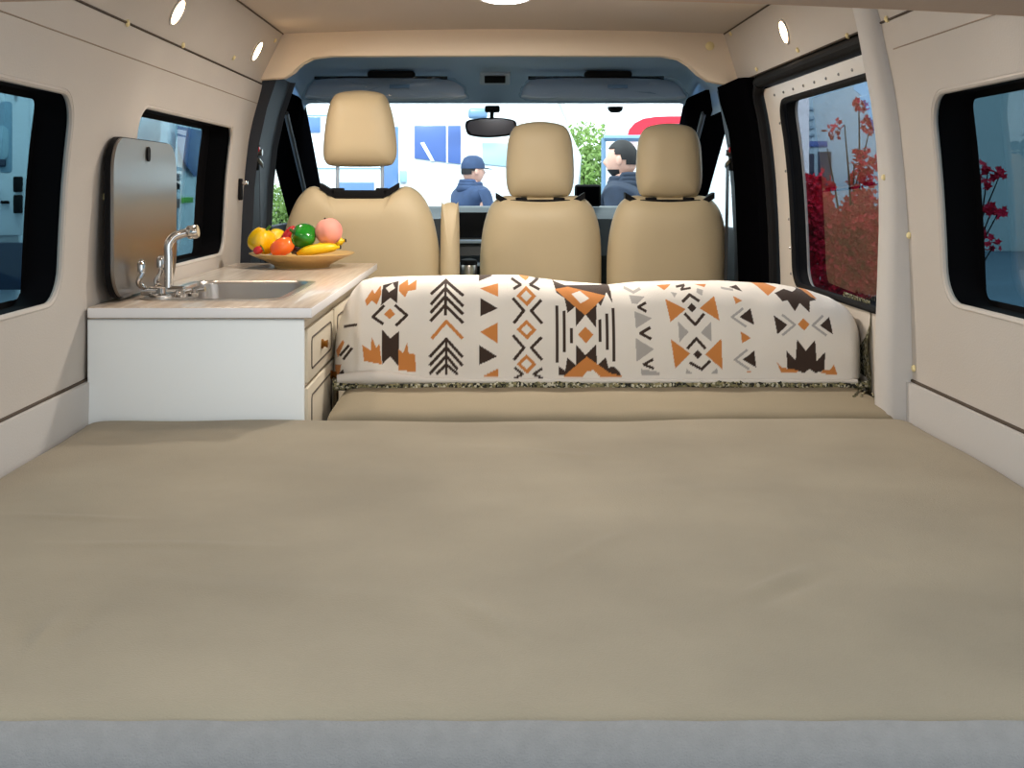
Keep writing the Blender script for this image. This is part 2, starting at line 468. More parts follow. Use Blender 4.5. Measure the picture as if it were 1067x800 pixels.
# sliding door: white painted ring
DH = (2.60, 3.475, -.30, .262, .06)
bm = wall_solid(1, 2.58, 3.735, FLOOR+.02, .315, off=.012, th=.045, holes=((2.66, 3.545, -.30, .262, .06),))
dr = struct('door_1', bm, 'door_white', 'white metal frame of the sliding side door beyond the pillar', 'door')
bm = bmesh.new(); tube(bm, loop3(1, (2.66, 3.545, -.30, .262, .06), .010), .010, 8, closed=True)
ring_between(bm, loop3(1, (2.66, 3.545, -.30, .262, .06), .012), loop3(1, (2.66, 3.545, -.30, .262, .06), .048))
finish('window_seal', bm, 'rubber', dr)
bm = bmesh.new(); pane_solid(bm, 1, (2.63, 3.56, -.33, .29, .06), .036, .004, yaw=.036)
finish('window_pane', bm, 'door_glass', dr, None)
bm = bmesh.new()
for k in range(9):
    y = 2.72+k*.11; z = .288; bmesh.ops.create_uvsphere(bm, u_segments=8, v_segments=6, radius=.0045, matrix=Matrix.Translation((wx(z, 1)+.012, y, z)))
for z in (.2, .05, -.1, -.19, -.27): bmesh.ops.create_uvsphere(bm, u_segments=8, v_segments=6, radius=.0045, matrix=Matrix.Translation((wx(z, 1)+.012, 3.6, z)))
finish('screw_head', bm, 'screw', dr)
bm = bmesh.new()
pts = [(wx(.335, 1)-.002, 2.60, .338), (wx(.335, 1)-.002, 3.62, .338), (wx(.33, 1)-.002, 3.70, .332), (wx(.29, 1)-.002, 3.755, .29), (wx(.2, 1), 3.765, .2), (wx(0, 1), 3.765, 0), (wx(-.3, 1), 3.765, -.3), (wx(-.9, 1), 3.765, -.94)]
tube(bm, catmull(pts, 6), .018, 10); 
struct('trim_8', bm, 'rubber', 'black rubber seal around the sliding door opening', 'door seal')
bm = bmesh.new(); box(bm, .875, .93, 2.55, 3.8, .328, .366, .003); struct('trim_9', bm, 'rubber', 'black rail above the sliding door', 'rail')
bm = bmesh.new(); 
secs = [(z, wx(z, 1)-.035-.01*(z > .2), wx(z, 1)+.05, 3.775, 4.17) for z in (-.95,-.6,-.3,0,.1,.2,.3,.36)]
pil(bm, secs); struct('trim_10', bm, 'black', 'black door pillar between the sliding door and the cab', 'pillar')
bm = bmesh.new(); pil(bm, [(z, wx(z, 1)-.014, wx(z, 1)+.05, 4.18, 4.33) for z in (-.95,-.5,-.2,0,.15,.28,.36)])
struct('trim_11', bm, 'darkgrey', 'dark grey cab pillar trim on the passenger side', 'pillar')
bm = bmesh.new()
secs = [(z, (wx(z, -1)-.05), (wx(z, -1)+.02), 4.06, 4.42) for z in (-.95,-.5,-.26,0,.15,.28,.40)]
pil(bm, [(z, b_, a_, y0, y1) for z, a_, b_, y0, y1 in secs]); struct('trim_12', bm, 'darkgrey', 'dark grey cab pillar trim beside the driver seat', 'pillar')

# ------------------------------------------------------------------ cab
def headliner():
    bm = bmesh.new(); rows = []
    for (y, zt, wl_, wr_, zs_) in ((4.05,.50,-.84,.885,.30),(4.3,.498,-.83,.88,.29),(4.55,.485,-.82,.87,.28),(4.75,.455,-.81,.86,.28),(4.9,.40,-.80,.85,.29),(4.98,.362,-.80,.85,.30)):
        row = []
        r = min(.12 if y < 4.7 else .03, zt-zs_)
        pts = [(wl_, zs_)]
        for k in range(9):
            t = PI-PI/2*k/8; pts.append((wl_+r*1.0+r*1.0*math.cos(t), zt-r+r*math.sin(t)))
        for k in range(1, 12): pts.append((wl_+r+(wr_-wl_-2*r)*k/12, zt))
        for k in range(9):
            t = PI/2-PI/2*k/8; pts.append((wr_-r+r*math.cos(t), zt-r+r*math.sin(t)))
        pts.append((wr_, zs_))
        rows.append([Vector((x, y, z)) for x, z in pts])
    V = [[bm.verts.new(p) for p in row] for row in rows]
    W = [[bm.verts.new(p+Vector((0, 0, .03))) for p in row] for row in rows]
    n = len(V[0])
    for A, B in zip(V, V[1:]):
        for i in range(n-1): bm.faces.new((A[i], A[i+1], B[i+1], B[i]))
    for A, B in zip(W, W[1:]):
        for i in range(n-1): bm.faces.new((A[i], B[i], B[i+1], A[i+1]))
    for T in (0, -1):
        for i in range(n-1): bm.faces.new((V[T][i], V[T][i+1], W[T][i+1], W[T][i]))
    return bm
struct('trim_13', headliner(), 'bluegrey', 'blue-grey cab headliner above the windscreen', 'headliner', 60)
# cab front: windscreen (slanted), A pillars, doors
bm = bmesh.new()
a = [(-.80,4.97,.372),(.845,4.97,.372),(.90,5.62,-.13),(-.86,5.62,-.13)]
nseg = 16; rows = []
for i in range(nseg+1):
    t = i/nseg; L_ = Vector(a[0]).lerp(Vector(a[3]), t); R_ = Vector(a[1]).lerp(Vector(a[2]), t)
    rows.append([L_.lerp(R_, s)+Vector((0, .10*(1-(2*s-1)**2), 0)) for s in np.linspace(0, 1, 17)])
V = [[[bm.verts.new(p+Vector((0, t, t))) for p in row] for row in rows] for t in (0, .004)]
for t in (0, 1):
    for A, B in zip(V[t], V[t][1:]):
        for i in range(16): bm.faces.new((A[i], A[i+1], B[i+1], B[i]))
struct('window_4', bm, 'clear_glass', 'wide windscreen behind the three seats', 'windscreen', 180)
for side, nm, lb in ((-1, 'trim_14', 'black sloping windscreen pillar on the driver side'), (1, 'trim_15', 'black sloping windscreen pillar on the passenger side')):
    bm = bmesh.new()
    xi, xo = (-.800, -.90) if side < 0 else (.843, .95)
    pts = [(4.60,.34),(4.62,.385),(4.97,.385),(5.15,.30),(5.75,-.18),(5.30,-.18),(4.95,.02),(4.68,.25)]
    pts = [(4.50,.30),(4.55,.385),(5.0,.385),(5.72,-.18),(5.20,-.18)]
    prism(bm, pts, 'x', xi, xo, .012); struct(nm, bm, 'black', lb, 'pillar', 40)
    # grey edge rib
    bm = bmesh.new(); tube(bm, [(xi, 4.53, .29), (xi, 5.22, -.18)], .011, 8); finish('pillar_rib', bm, 'rib', bpy.data.objects[nm])
    # cab door below and above window
    bm = bmesh.new(); x0, x1 = (-.93, -.89) if side < 0 else (.94, .98)
    prism(bm, [(4.30,FLOOR),(5.75,FLOOR),(5.75,-.16),(4.30,-.16)], 'x', x0, x1, .01)
    prism(bm, [(4.30,.29),(5.0,.29),(4.95,.36),(4.30,.40)], 'x', x0+.02*-side, x1-.0*side, .005)
    d = struct('door_%d' % (2 if side < 0 else 3), bm, 'darkgrey', 'dark cab door on the %s side' % ('driver' if side < 0 else 'passenger'), 'door')
    bm = bmesh.new(); x = -.90 if side < 0 else .955
    prism(bm, [(4.25,-.20),(5.3,-.20),(4.9,.31),(4.25,.31)], 'x', x, x+.004); finish('window_pane', bm, 'clear_glass', d, None)
# front bulkhead below dashboard, bonnet
bm = bmesh.new()
pr = [(5.05,-.30),(5.08,-.14),(5.16,-.092),(5.40,-.088),(5.70,-.10),(5.72,-.95),(5.35,-.95),(5.25,-.55)]
prism(bm, pr, 'x', -.86, .90, .012)
mat('dash', (44,52,58), .45)
dash = struct('trim_16', bm, 'dash', 'black dashboard below the windscreen', 'dashboard')
bm = bmesh.new(); box(bm, -.20, .02, 5.015, 5.09, -.245, -.23, .004); box(bm, -.20, .02, 5.02, 5.09, -.345, -.33, .004); finish('dashboard_shelf', bm, 'visor', dash)
bm = bmesh.new(); box(bm, -.2, .0, 5.046, 5.06, -.22, -.11, .004); finish('dashboard_panel', bm, 'rubber', dash)
bm = bmesh.new()
prism(bm, [(5.73,-.16),(6.25,-.45),(6.4,-.62),(6.42,-1.2),(5.73,-1.2)], 'x', -.85, .9, .03, 3)
struct('trim_17', bm, 'van_white', 'short white bonnet ahead of the windscreen', 'bonnet')

# gear knob / bottle on console
g = empty('steel_tumbler', (-.085, 4.75, -.40), 'small pale steel tumbler with a dark lid on the console between the seats', 'tumbler')
bm = bmesh.new(); lathe(bm, [(0,0),(.030,0),(.033,.02),(.036,.075),(.034,.08),(0,.08)], (-.085,4.75,-.40), 20); finish('cup_body', bm, 'steel', g)
bm = bmesh.new(); lathe(bm, [(.033,.0801),(.036,.083),(.034,.10),(.015,.106),(0,.106)], (-.085,4.75,-.40), 20); finish('lid', bm, 'rubber', g)
bm = bmesh.new(); box(bm, -.15, -.03, 4.6, 5.1, FLOOR, -.40, .02); tag(finish('centre_console', bm, 'rubber'), 'dark centre console standing between the front seats', 'console')

# steering wheel
sw = empty('steering_wheel', (-.45, 4.95, -.14), 'dark steering wheel ahead of the driver seat', 'steering wheel')
R_ = Matrix.Rotation(math.radians(65), 3, 'X'); cen = Vector((-.45, 4.95, -.20))
bm = bmesh.new(); tube(bm, [cen+R_ @ Vector((.18*math.cos(t), .18*math.sin(t), 0)) for t in np.linspace(0, 2*PI, 40, endpoint=False)], .013, 10, closed=True); finish('wheel_rim', bm, 'rubber', sw)
bm = bmesh.new(); lathe(bm, [(0,-.03),(.05,-.02),(.06,.0),(.05,.02),(0,.025)], cen, 20, R_)
for t in (0, PI, 1.5*PI): tube(bm, [cen, cen+R_ @ Vector((.175*math.cos(t), .175*math.sin(t), 0))], .012, 8)
tube(bm, [cen, cen+R_ @ Vector((0, 0, -.17))], .02, 8)
finish('hub', bm, 'rubber', sw)

# display on dashboard
ds = empty('dashboard_screen', (.44, 5.2, -.09), 'dark upright screen standing on the dashboard between the passenger seats', 'screen')
bm = bmesh.new(); box(bm, .385, .505, 5.2, 5.225, -.088, .012, .012); finish('screen_case', bm, 'rubber', ds)
bm = bmesh.new(); box(bm, .395, .495, 5.197, 5.2, -.078, .002, .001); finish('screen_face', bm, 'black', ds)

# rear view mirror
mr = empty('rear_view_mirror', (.01, 4.8, .27), 'black interior mirror hanging from the top of the windscreen', 'mirror')
bm = bmesh.new(); 
o_ = [(-.098,.238),(-.10,.262),(-.088,.278),(-.03,.287),(.05,.287),(.105,.276),(.112,.25),(.10,.218),(.0,.206),(-.08,.214)]
pad(bm, [(x, z) for x, z in o_], 4.76, 4.80, 6); finish('mirror_housing', bm, 'rubber', mr)
bm = bmesh.new(); prism(bm, [(x*.93+.001, (z-.247)*.85+.247) for x, z in o_], 'y', 4.757, 4.760); finish('mirror_glass', bm, M and 'van_glass_dark', mr)
bm = bmesh.new(); tube(bm, [(.01,4.80,.26),(.01,4.86,.30),(.012,4.96,.335)], .009, 10); box(bm, -.02, .045, 4.93, 4.985, .322, .35, .008); finish('mirror_arm', bm, 'rubber', mr)
# toll sensor
bm = bmesh.new(); lathe(bm, [(0,-.02),(.02,-.018),(.032,-.008),(.034,.006),(0,.006)], (.545, 4.99, .342), 20); tag(finish('rain_sensor', bm, 'rubber'), 'small dark oval sensor at the top edge of the windscreen', 'sensor')
# handle slot between visors
g = empty('cab_reading_light', (.02, 4.70, .46), 'small grey slot-shaped reading light between the two sun visors', 'light')
bm = bmesh.new(); box(bm, -.04, .085, 4.66, 4.74, .435, .462, .008, rot=Matrix.Rotation(math.radians(-30), 3, 'X')); finish('light_case', bm, 'visor', g)
bm = bmesh.new(); box(bm, -.02, .065, 4.655, 4.70, .434, .44, .002, rot=Matrix.Rotation(math.radians(-30), 3, 'X')); finish('light_lens', bm, 'rubber', g)

def visor(px0, px1, label):
    y = 4.62; x0, x1 = (px0-510)*y/F, (px1-510)*y/F
    r = empty('sun_visor', ((x0+x1)/2, y, .44), label, 'sun visor', 'plastic wrapped sun visors')
    rot = Matrix.Rotation(math.radians(-28), 3, 'X'); cen = Vector(((x0+x1)/2, y, .388))
    def T(bm):
        for v in bm.verts: v.co = cen+rot @ (v.co-cen)
    w = (x1-x0)
    top = [(x0+.02,.415),(x0+.06,.437),(x0+w*.4,.441),(x1-.09,.436),(x1-.02,.412),(x1,.375),(x1-.02,.350),(x0+w*.5,.343),(x0+.03,.350),(x0+.005,.378)]
    bm = bmesh.new(); pad(bm, top, y-.012, y+.012, 5); T(bm); finish('visor_panel', bm, 'visor', r)
    bm = bmesh.new(); pad(bm, [((x-cen.x)*1.03+cen.x, (z-cen.z)*1.12+cen.z) for x, z in top], y-.02, y+.02, 5, sub=6)
    for v in bm.verts:
        v.co += Vector((0, -.010*math.sin(v.co.x*60+v.co.z*90)*math.sin(v.co.x*23+v.co.z*50)-.002*math.sin(v.co.x*190-v.co.z*140), .003*math.sin(v.co.x*120)))
    T(bm); finish('plastic_wrapping', bm, 'plastic_wrap', r)
    bm = bmesh.new(); box(bm, cen.x-.07, cen.x+.12, y-.01, y+.05, .440, .466, .010); 
    tube(bm, [(x0+.03, y+.05, .443), (x1-.07, y+.05, .443)], .007, 8)
    finish('visor_bracket', bm, 'rubber', r)
    bm = bmesh.new(); box(bm, cen.x+.02, cen.x+.10, y-.0225, y-.0185, .385, .402, .001); T(bm); finish('warning_label', bm, 'alu', r)
visor(318, 484, 'sun visor in crinkled plastic above the driver headrest')
visor(543, 712, 'sun visor in crinkled plastic above the two passenger seats')

# ------------------------------------------------------------------ seats
def seat(name, label, cx, y, back, head, head_gap, posts, group, arm=False):
    k = F/y
    root = empty(name, (cx, y, FLOOR), label, 'seat', group)
    Q = lambda pts: [((a-510)/k, (195-b)/k) for a, b in pts]
    bm = bmesh.new(); bo = Q(back); xs = [p[0] for p in bo]
    bo2 = bo+[(max(xs), -.42), (max(xs), -.54), (max(xs)-.02, -.58), ((max(xs)+min(xs))/2, -.60), (min(xs)+.02, -.58), (min(xs), -.54), (min(xs), -.42)]
    pad(bm, bo2, y, y+.15, 8, cen=((max(xs)+min(xs))/2, -.28)); 
    # lean the backrest slightly forward at its foot
    for v in bm.verts: v.co.y += .10*max(0, -v.co.z-.1)
    finish('backrest', bm, 'seat', root, 50)
    # stitched seam across the back panel
    bm = bmesh.new(); pad(bm, Q(head), y+.01, y+.125, 9); finish('headrest', bm, 'seat', root, 50)
    zt = max(p[1] for p in bo)
    hb = min(p[1] for p in Q(head)); hc = sum(p[0] for p in Q(head))/len(head)
    for s in (-1, 1):
        b2 = bmesh.new(); tube(b2, [(hc+s*posts, y+.068, zt-.06), (hc+s*posts, y+.068, hb+.05)], .0065, 10); finish('headrest_post', b2, 'visor', root)
    b2 = bmesh.new()
    w = head_gap
    box(b2, hc-w, hc+w, y+.035, y+.11, zt-.045, zt-.014, .006); 
    for s in (-1, 1): 
        box(b2, hc+s*posts-.022, hc+s*posts+.022, y+.04, y+.10, zt-.03, zt-.006, .006)
        prism(b2, [(hc+s*w, zt-.042), (hc+s*w, zt-.018), (hc+s*(w+.05), zt+.012), (hc+s*(w+.05), zt-.01)], 'y', y+.04, y+.10)
    finish('headrest_socket', b2, 'rubber', root)
    b2 = bmesh.new(); box(b2, min(xs)+.01, max(xs)-.01, y+.10, y+.62, -.62, -.48, .05, 5); finish('seat_cushion', b2, 'seat', root)
    b2 = bmesh.new(); box(b2, min(xs)+.05, max(xs)-.05, y+.16, y+.58, FLOOR, -.62, .02); finish('seat_base', b2, 'rubber', root)
    if arm:
        b2 = bmesh.new(); z1 = (195-211)/k; x0, x1 = (459-510)/k, (478-510)/k
        pad(b2, [(x0, z1-.03), (x0+.01, z1-.006), ((x0+x1)/2, z1), (x1-.01, z1-.006), (x1, z1-.03), (x1, -.42), ((x0+x1)/2, -.44), (x0, -.42)], y+.0, y+.09, 6, cen=((x0+x1)/2, -.24)); finish('folded_armrest', b2, 'seat', root, 50)
    return root
seat('driver_seat', 'beige driver seat with tall raised headrest, behind the fruit plate', -.46, 4.06,
     [(288,310),(288,275),(291,250),(297,228),(306,208),(316,197),(325,194),(336,199),(345,203),(400,203),(409,199),(420,194),(431,197),(441,207),(449,224),(455,250),(458,275),(459,310)],
     [(334,158),(335,140),(338,118),(343,102),(351,95),(373,92.5),(394,95),(402,102),(408,120),(411,140),(412,158),(409,168),(402,172.5),(373,173.5),(344,172.5),(336,168)], .09, .08, 'front seats', arm=True)
hp = lambda c, t, b, w: [(c-w, b-22), (c-w+1, (t+b)/2-10), (c-w+4, t+14), (c-w+11, t+4), (c-8, t), (c+8, t), (c+w-11, t+4), (c+w-4, t+14), (c+w-1, (t+b)/2-10), (c+w, b-22), (c+w-3, b-6), (c+w-10, b-1), (c, b), (c-w+10, b-1), (c-w+3, b-6)]
bp = lambda c, l, r: [(l, 310), (l, 270), (l+3, 240), (l+9, 219), (l+17, 208), (l+27, 204), (c-22, 204.5), (c, 205.5), (c+22, 204.5), (r-27, 204), (r-17, 208), (r-8, 219), (r-2, 240), (r, 270), (r, 310)]
seat('passenger_seat', 'beige middle passenger seat with squared headrest, next to the folded armrest', .18, 4.22, bp(564, 500, 629), hp(563.5, 126, 206, 36), .115, .07, 'front seats')
seat('passenger_seat', 'beige passenger seat nearest the sliding door, overlapping the red sign outside', .67, 4.22, bp(699, 635, 762), hp(700, 128, 206, 35), .115, .07, 'front seats')

# seat belts
def belt(x, y, side, label):
    r = empty('seat_belt', (x, y, .12), label, 'seat belt', 'cab seat belts')
    bm = bmesh.new(); box(bm, x-.012, x+.012, y-.03, y+.03, .06, .16, .008); finish('belt_housing', bm, 'rubber', r)
    bm = bmesh.new(); tube(bm, catmull([(x-side*.016, y-.03, .10), (x-side*.022, y, .085), (x-side*.016, y+.035, .075)], 5), .007, 8); lathe(bm, [(0,-.01),(.012,-.008),(.012,.008),(0,.01)], (x-side*.018, y, .125), 12, Matrix.Rotation(PI/2, 3, 'Y')); finish('belt_guide', bm, 'steel', r)
    bm = bmesh.new(); prism(bm, [(x-side*.018, .08), (x-side*.020, .08), (x-side*.03, -.5), (x-side*.028, -.5)], 'y', y-.024, y+.024); finish('belt_strap', bm, 'darkgrey', r)
    bm = bmesh.new(); box(bm, x-side*.014-.003, x-side*.014+.003, y-.012, y+.012, .125, .145, .002); finish('red_tab', bm, 'red', r)
belt(-.842, 4.14, -1, 'dark seat belt on the pillar by the driver seat')
belt(.888, 4.20, 1, 'dark seat belt on the pillar by the outer passenger seat')
# latch on end of left wall
bm = bmesh.new(); box(bm, -.866, -.852, 3.965, 3.985, -.045, .03, .004); o = finish('coat_hook', bm, 'rubber'); tag(o, 'small black and chrome hook on the wall edge above the fruit plate', 'hook')
bm = bmesh.new(); lathe(bm, [(0,0),(.007,0),(.009,.012),(.006,.018),(0,.018)], (-.852, 3.975, .015), 12, Matrix.Rotation(PI/2, 3, 'Y')); finish('hook_knob', bm, 'chrome', o)

# ------------------------------------------------------------------ bed
def wave(x, y):
    z = .0025*math.sin(5.1*x+1.3*math.sin(3*y))*math.sin(4.3*y+.8)+.0012*math.sin(17*x+5*y)*math.sin(11*y-3*x)
    def g(cx, cy, sx, sy, ang, h):
        dx, dy = x-cx, y-cy; c, s = math.cos(ang), math.sin(ang)
        u, v = (c*dx+s*dy)/sx, (-s*dx+c*dy)/sy
        return h*math.exp(-(u*u+v*v))
    z *= 1.5
    z += 0.95*(g(-.50, 1.30, .010, .045, .1, .006)+g(-.53, 1.30, .012, .05, .3, -.004)+g(-.47, 1.31, .012, .05, -.1, -.004))
    z += 0.95*(g(.36, 1.46, .07, .012, .75, .0045)+g(.38, 1.44, .07, .014, .75, -.004))
    z += 0.95*(g(.0, 1.35, .012, .08, .5, .004)+g(-.03, 1.34, .014, .08, .5, -.003)+g(-.45, 1.62, .12, .012, .0, .003))
    z += 0.95*(g(.30, 1.9, .25, .04, .2, .003)+g(-.2, 2.0, .3, .05, -.15, .003)+g(-.3, 1.45, .2, .03, -.2, .003))
    z += 0.95*(g(.52, 1.55, .03, .15, .6, .003)+g(-.62, 1.75, .08, .012, -.1, .003)+g(.15, 1.62, .1, .015, .9, .0025)+g(.1, 2.2, .15, .02, -.3, .003))
    return z
bm = bmesh.new(); nx, ny = 260, 220; BT = -.504
bx0, bx1, by0, by1 = -.868, .918, 1.085, 2.50
r = .04; prof = []
for k in range(8): t = PI/2*k/8; prof.append((by0+r-r*math.cos(t), BT-r+r*math.sin(t), k/8))
ys = [(by0, BT-.13, 0), (by0, BT-.09, 0), (by0, BT-.06, 0)]+prof
for j in range(ny+1): ys.append((by0+r+(by1-.015-by0-r)*j/ny, BT, 1))
for k in range(1, 7): t = PI/2*k/6; ys.append((by1-.015+.015*math.sin(t), BT-.015+.015*math.cos(t), 1-k/6))
ys.append((by1, BT-.13, 0))
rows = []
for (y, z, w) in ys:
    row = []
    for i in range(nx+1):
        x = bx0+(bx1-bx0)*i/nx
        skew = .010*(x)*max(0, (y-2.0)/.5)*1.5
        e = min(x-bx0, bx1-x); ed = -.012*math.exp(-(e/.015)**1.2)*w
        row.append(bm.verts.new((x, y+skew, z+wave(x, y)*w+ed)))
    rows.append(row)
for A, B in zip(rows, rows[1:]):
    for i in range(nx): f = bm.faces.new((A[i], A[i+1], B[i+1], B[i])); f.material_index = 0
for i in (0, nx): bm.faces.new([rw[i] for rw in rows][::(1 if i else -1)])
bm.faces.new([bm_v for bm_v in rows[0]][::-1]+[v for v in rows[-1]])
bed = empty('bed', (0.02, 1.8, FLOOR), 'wide flat khaki suede bed mattress filling the rear of the van', 'bed')
o = finish('mattress', bm, 'bed', bed, 60)
# grey front band of the mattress
bm = bmesh.new(); rows = []
for k in range(9):
    t = -.10+(PI/2+.10)*k/8*.62
    rows.append([bm.verts.new((bx0+(bx1-bx0)*i/60, by0+r-(r+.0035)*math.cos(t)-0.0, BT-r+(r+.0035)*math.sin(t)+.0006*math.sin(i*1.7))) for i in range(61)])
rows.insert(0, [bm.verts.new((v.co.x, by0-.0035, BT-.20)) for v in rows[0]])
for A, B in zip(rows, rows[1:]):
    for i in range(60): bm.faces.new((A[i], A[i+1], B[i+1], B[i]))
o = finish('mattress_border', bm, 'bed_side', bed, 180); o['label'] = 'grey woven front border of the mattress'
bm = bmesh.new(); box(bm, -.86, .91, 1.10, 2.47, FLOOR, BT-.135, .01); finish('bed_base', bm, 'cab_cream', bed)

# bench cushion behind the bed, under the blanket
bm = bmesh.new(); nx = 90
cz_ = -.497; prof = [(2.545,-.62),(2.545,-.530),(2.548,-.515),(2.556,-.505),(2.570,-.499),(2.60,cz_),(2.75,cz_+.002),(2.9,cz_),(3.2,cz_-.005),(3.24,-.52),(3.25,-.62)]
rows = []
for (y, z) in prof:
    row = []
    for i in range(nx+1):
        s = i/nx
        x0 = -.360+.0*(y-2.6); x1 = .925
        row.append(bm.verts.new((x0+(x1-x0)*s, y, z-(.012*math.exp(-min(s, 1-s)*nx/1.2) if z > -.6 else 0)+.0012*math.sin(s*40+y*9))))
    rows.append(row)
for A, B in zip(rows, rows[1:]):
    for i in range(nx): bm.faces.new((A[i], A[i+1], B[i+1], B[i]))
for i in (0, nx): bm.faces.new([rw[i] for rw in rows])
bm.faces.new(rows[0][:]+rows[-1][::-1])
g = empty('bench', (.28, 2.9, FLOOR), 'khaki bench cushion between the bed and the patterned blanket', 'bench')
finish('bench_cushion', bm, 'cushion', g, 50)
bm = bmesh.new(); box(bm, -.35, .91, 2.57, 3.25, FLOOR, -.622, .01); finish('bench_base', bm, 'rubber', g)
bm = bmesh.new(); box(bm, -.33, .86, 2.92, 3.06, -.492, -.28, .04, 4); finish('bench_backrest', bm, 'cushion', g)

# ------------------------------------------------------------------ blanket with woven pattern
CR, BR, OR, GY = lin((236,230,221)), lin((58,42,33)), lin((208,134,68)), lin((176,172,168))
S = 3.557
polys = []
def pg(pts, col, o=(340, 270)): polys.append(([(o[0]+a/S, o[1]+b/S) for a, b in pts], col))
def ln(pts, col, w=9, o=(340, 270)):
    w *= 1.25
    for (a, b), (c, d) in zip(pts, pts[1:]):
        L = math.hypot(c-a, d-b) or 1; nx_, ny_ = -(d-b)/L*w/2, (c-a)/L*w/2; ex, ey = (c-a)/L*w*.3, (d-b)/L*w*.3
        pg([(a+nx_-ex, b+ny_-ey), (c+nx_+ex, d+ny_+ey), (c-nx_+ex, d-ny_+ey), (a-nx_-ex, b-ny_-ey)], col, o)
# left edge bits on the shaded end
pg([(25,345),(55,300),(62,310),(35,370)], OR); ln([(45,360),(80,320)], BR, 8); ln([(60,372),(92,330)], BR, 8); pg([(22,400),(50,395),(38,455),(25,450)], OR); pg([(40,430),(60,410),(62,440)], BR)
ln([(60,250),(110,240)], BR, 8)
# A
pg([(140,150),(165,110),(175,125),(195,95),(200,125),(185,165),(165,150),(148,170)], OR)
pg([(265,95),(295,75),(300,95),(330,75),(330,110),(300,115),(290,138),(265,115)], OR)
pg([(203,95),(262,80),(262,160),(235,140),(200,168)], BR); pg([(215,105),(240,88),(250,105),(228,120)], CR)
pg([(235,178),(254,200),(233,218),(212,200)], OR)
ln([(210,170),(172,210),(208,235)], BR, 9); ln([(255,168),(298,203),(260,240)], BR, 9)
pg([(205,255),(237,290),(270,262),(268,395),(237,358),(207,388)], BR)
pg([(168,283),(185,325),(197,310),(206,388),(140,375),(133,315),(165,335)], OR)
pg([(300,305),(305,345),(330,350),(332,418),(268,410),(268,330),(285,345)], OR)
# B
for a_ in (78, 104, 134, 166): ln([(388,a_+58-(12 if a_ < 90 else 0)),(440,a_),(505,a_+64-(12 if a_ < 90 else 0))], BR, 9)
ln([(440,80),(442,200)], BR, 8)
ln([(393,288),(445,226),(503,288)], OR, 10)
for a_ in (292, 324, 356, 388): ln([(385,min(425,a_+66)) if a_ < 380 else (410,423),(445,a_),(503,a_+66) if a_ < 350 else (485,min(424,a_+50))], BR, 9)
ln([(445,292),(445,425)], BR, 8)
# C
pg([(565,60),(622,62),(565,80)], BR); pg([(637,88),(637,136),(568,106)], OR); pg([(570,140),(636,178),(570,208)], BR)
pg([(636,230),(636,310),(570,266)], OR); pg([(566,315),(634,358),(567,390)], BR); pg([(637,403),(637,438),(572,438)], OR)
# D
for c_ in (133, 257, 387):
    w_ = 37; pg([(742,c_-37),(742+w_,c_),(745,c_+38),(742-w_,c_)], OR); pg([(742,c_-20),(742+20,c_),(743,c_+20),(742-20,c_)], CR)
for c_ in (187, 325):
    ln([(694,c_-44),(732,c_),(697,c_+44)], BR, 9); ln([(796,c_-38),(760,c_),(798,c_+44)], BR, 9)
ln([(690,72),(722,92),(697,106)], BR, 8); ln([(790,72),(758,92),(790,108)], BR, 8); pg([(715,62),(765,62),(742,78)], OR)
ln([(700,402),(728,425),(700,440)], BR, 8); ln([(798,405),(768,425),(800,440)], BR, 8)
# E
pg([(845,80),(890,95),(1060,98),(1065,160),(1045,120),(1020,170),(1005,150),(1000,250),(962,200),(925,245),(925,170),(895,195),(885,140),(855,120)], BR)
pg([(850,108),(900,100),(1040,132),(960,203)], OR); pg([(912,125),(945,115),(978,142),(945,160)], CR)
for x_, a_, b_ in ((856,170,378),(883,190,337),(909,255,305),(1015,222,298),(1042,200,328),(1066,180,372)): ln([(x_,a_),(x_,b_)], BR, 9)
pg([(960,245),(990,275),(962,308),(933,275)], OR)
pg([(925,312),(960,352),(1000,312),(1003,395),(925,400)], BR)
pg([(893,362),(935,400),(900,432),(860,432),(862,395),(885,412)], BR); pg([(1036,360),(1045,400),(1066,395),(1085,415),(1095,436),(1020,432),(1000,395)], BR)
pg([(965,358),(1050,420),(1100,434),(880,434),(905,410)], OR); pg([(950,434),(965,415),(990,410),(1015,434)], CR)
o2 = (620, 270)
# F
pg([(148,188),(212,214),(152,252)], GY, o2); pg([(150,288),(218,330),(154,378)], GY, o2); pg([(133,130),(190,135),(160,162),(140,160)], GY, o2); pg([(170,405),(240,418),(240,430),(172,430)], GY, o2)
ln([(190,158),(163,173),(190,188)], BR, 8, o2); ln([(203,250),(168,270),(205,290)], BR, 9, o2); ln([(213,370),(180,388),(215,402)], BR, 8, o2); ln([(120,105),(150,120),(175,108)], GY, 8, o2)
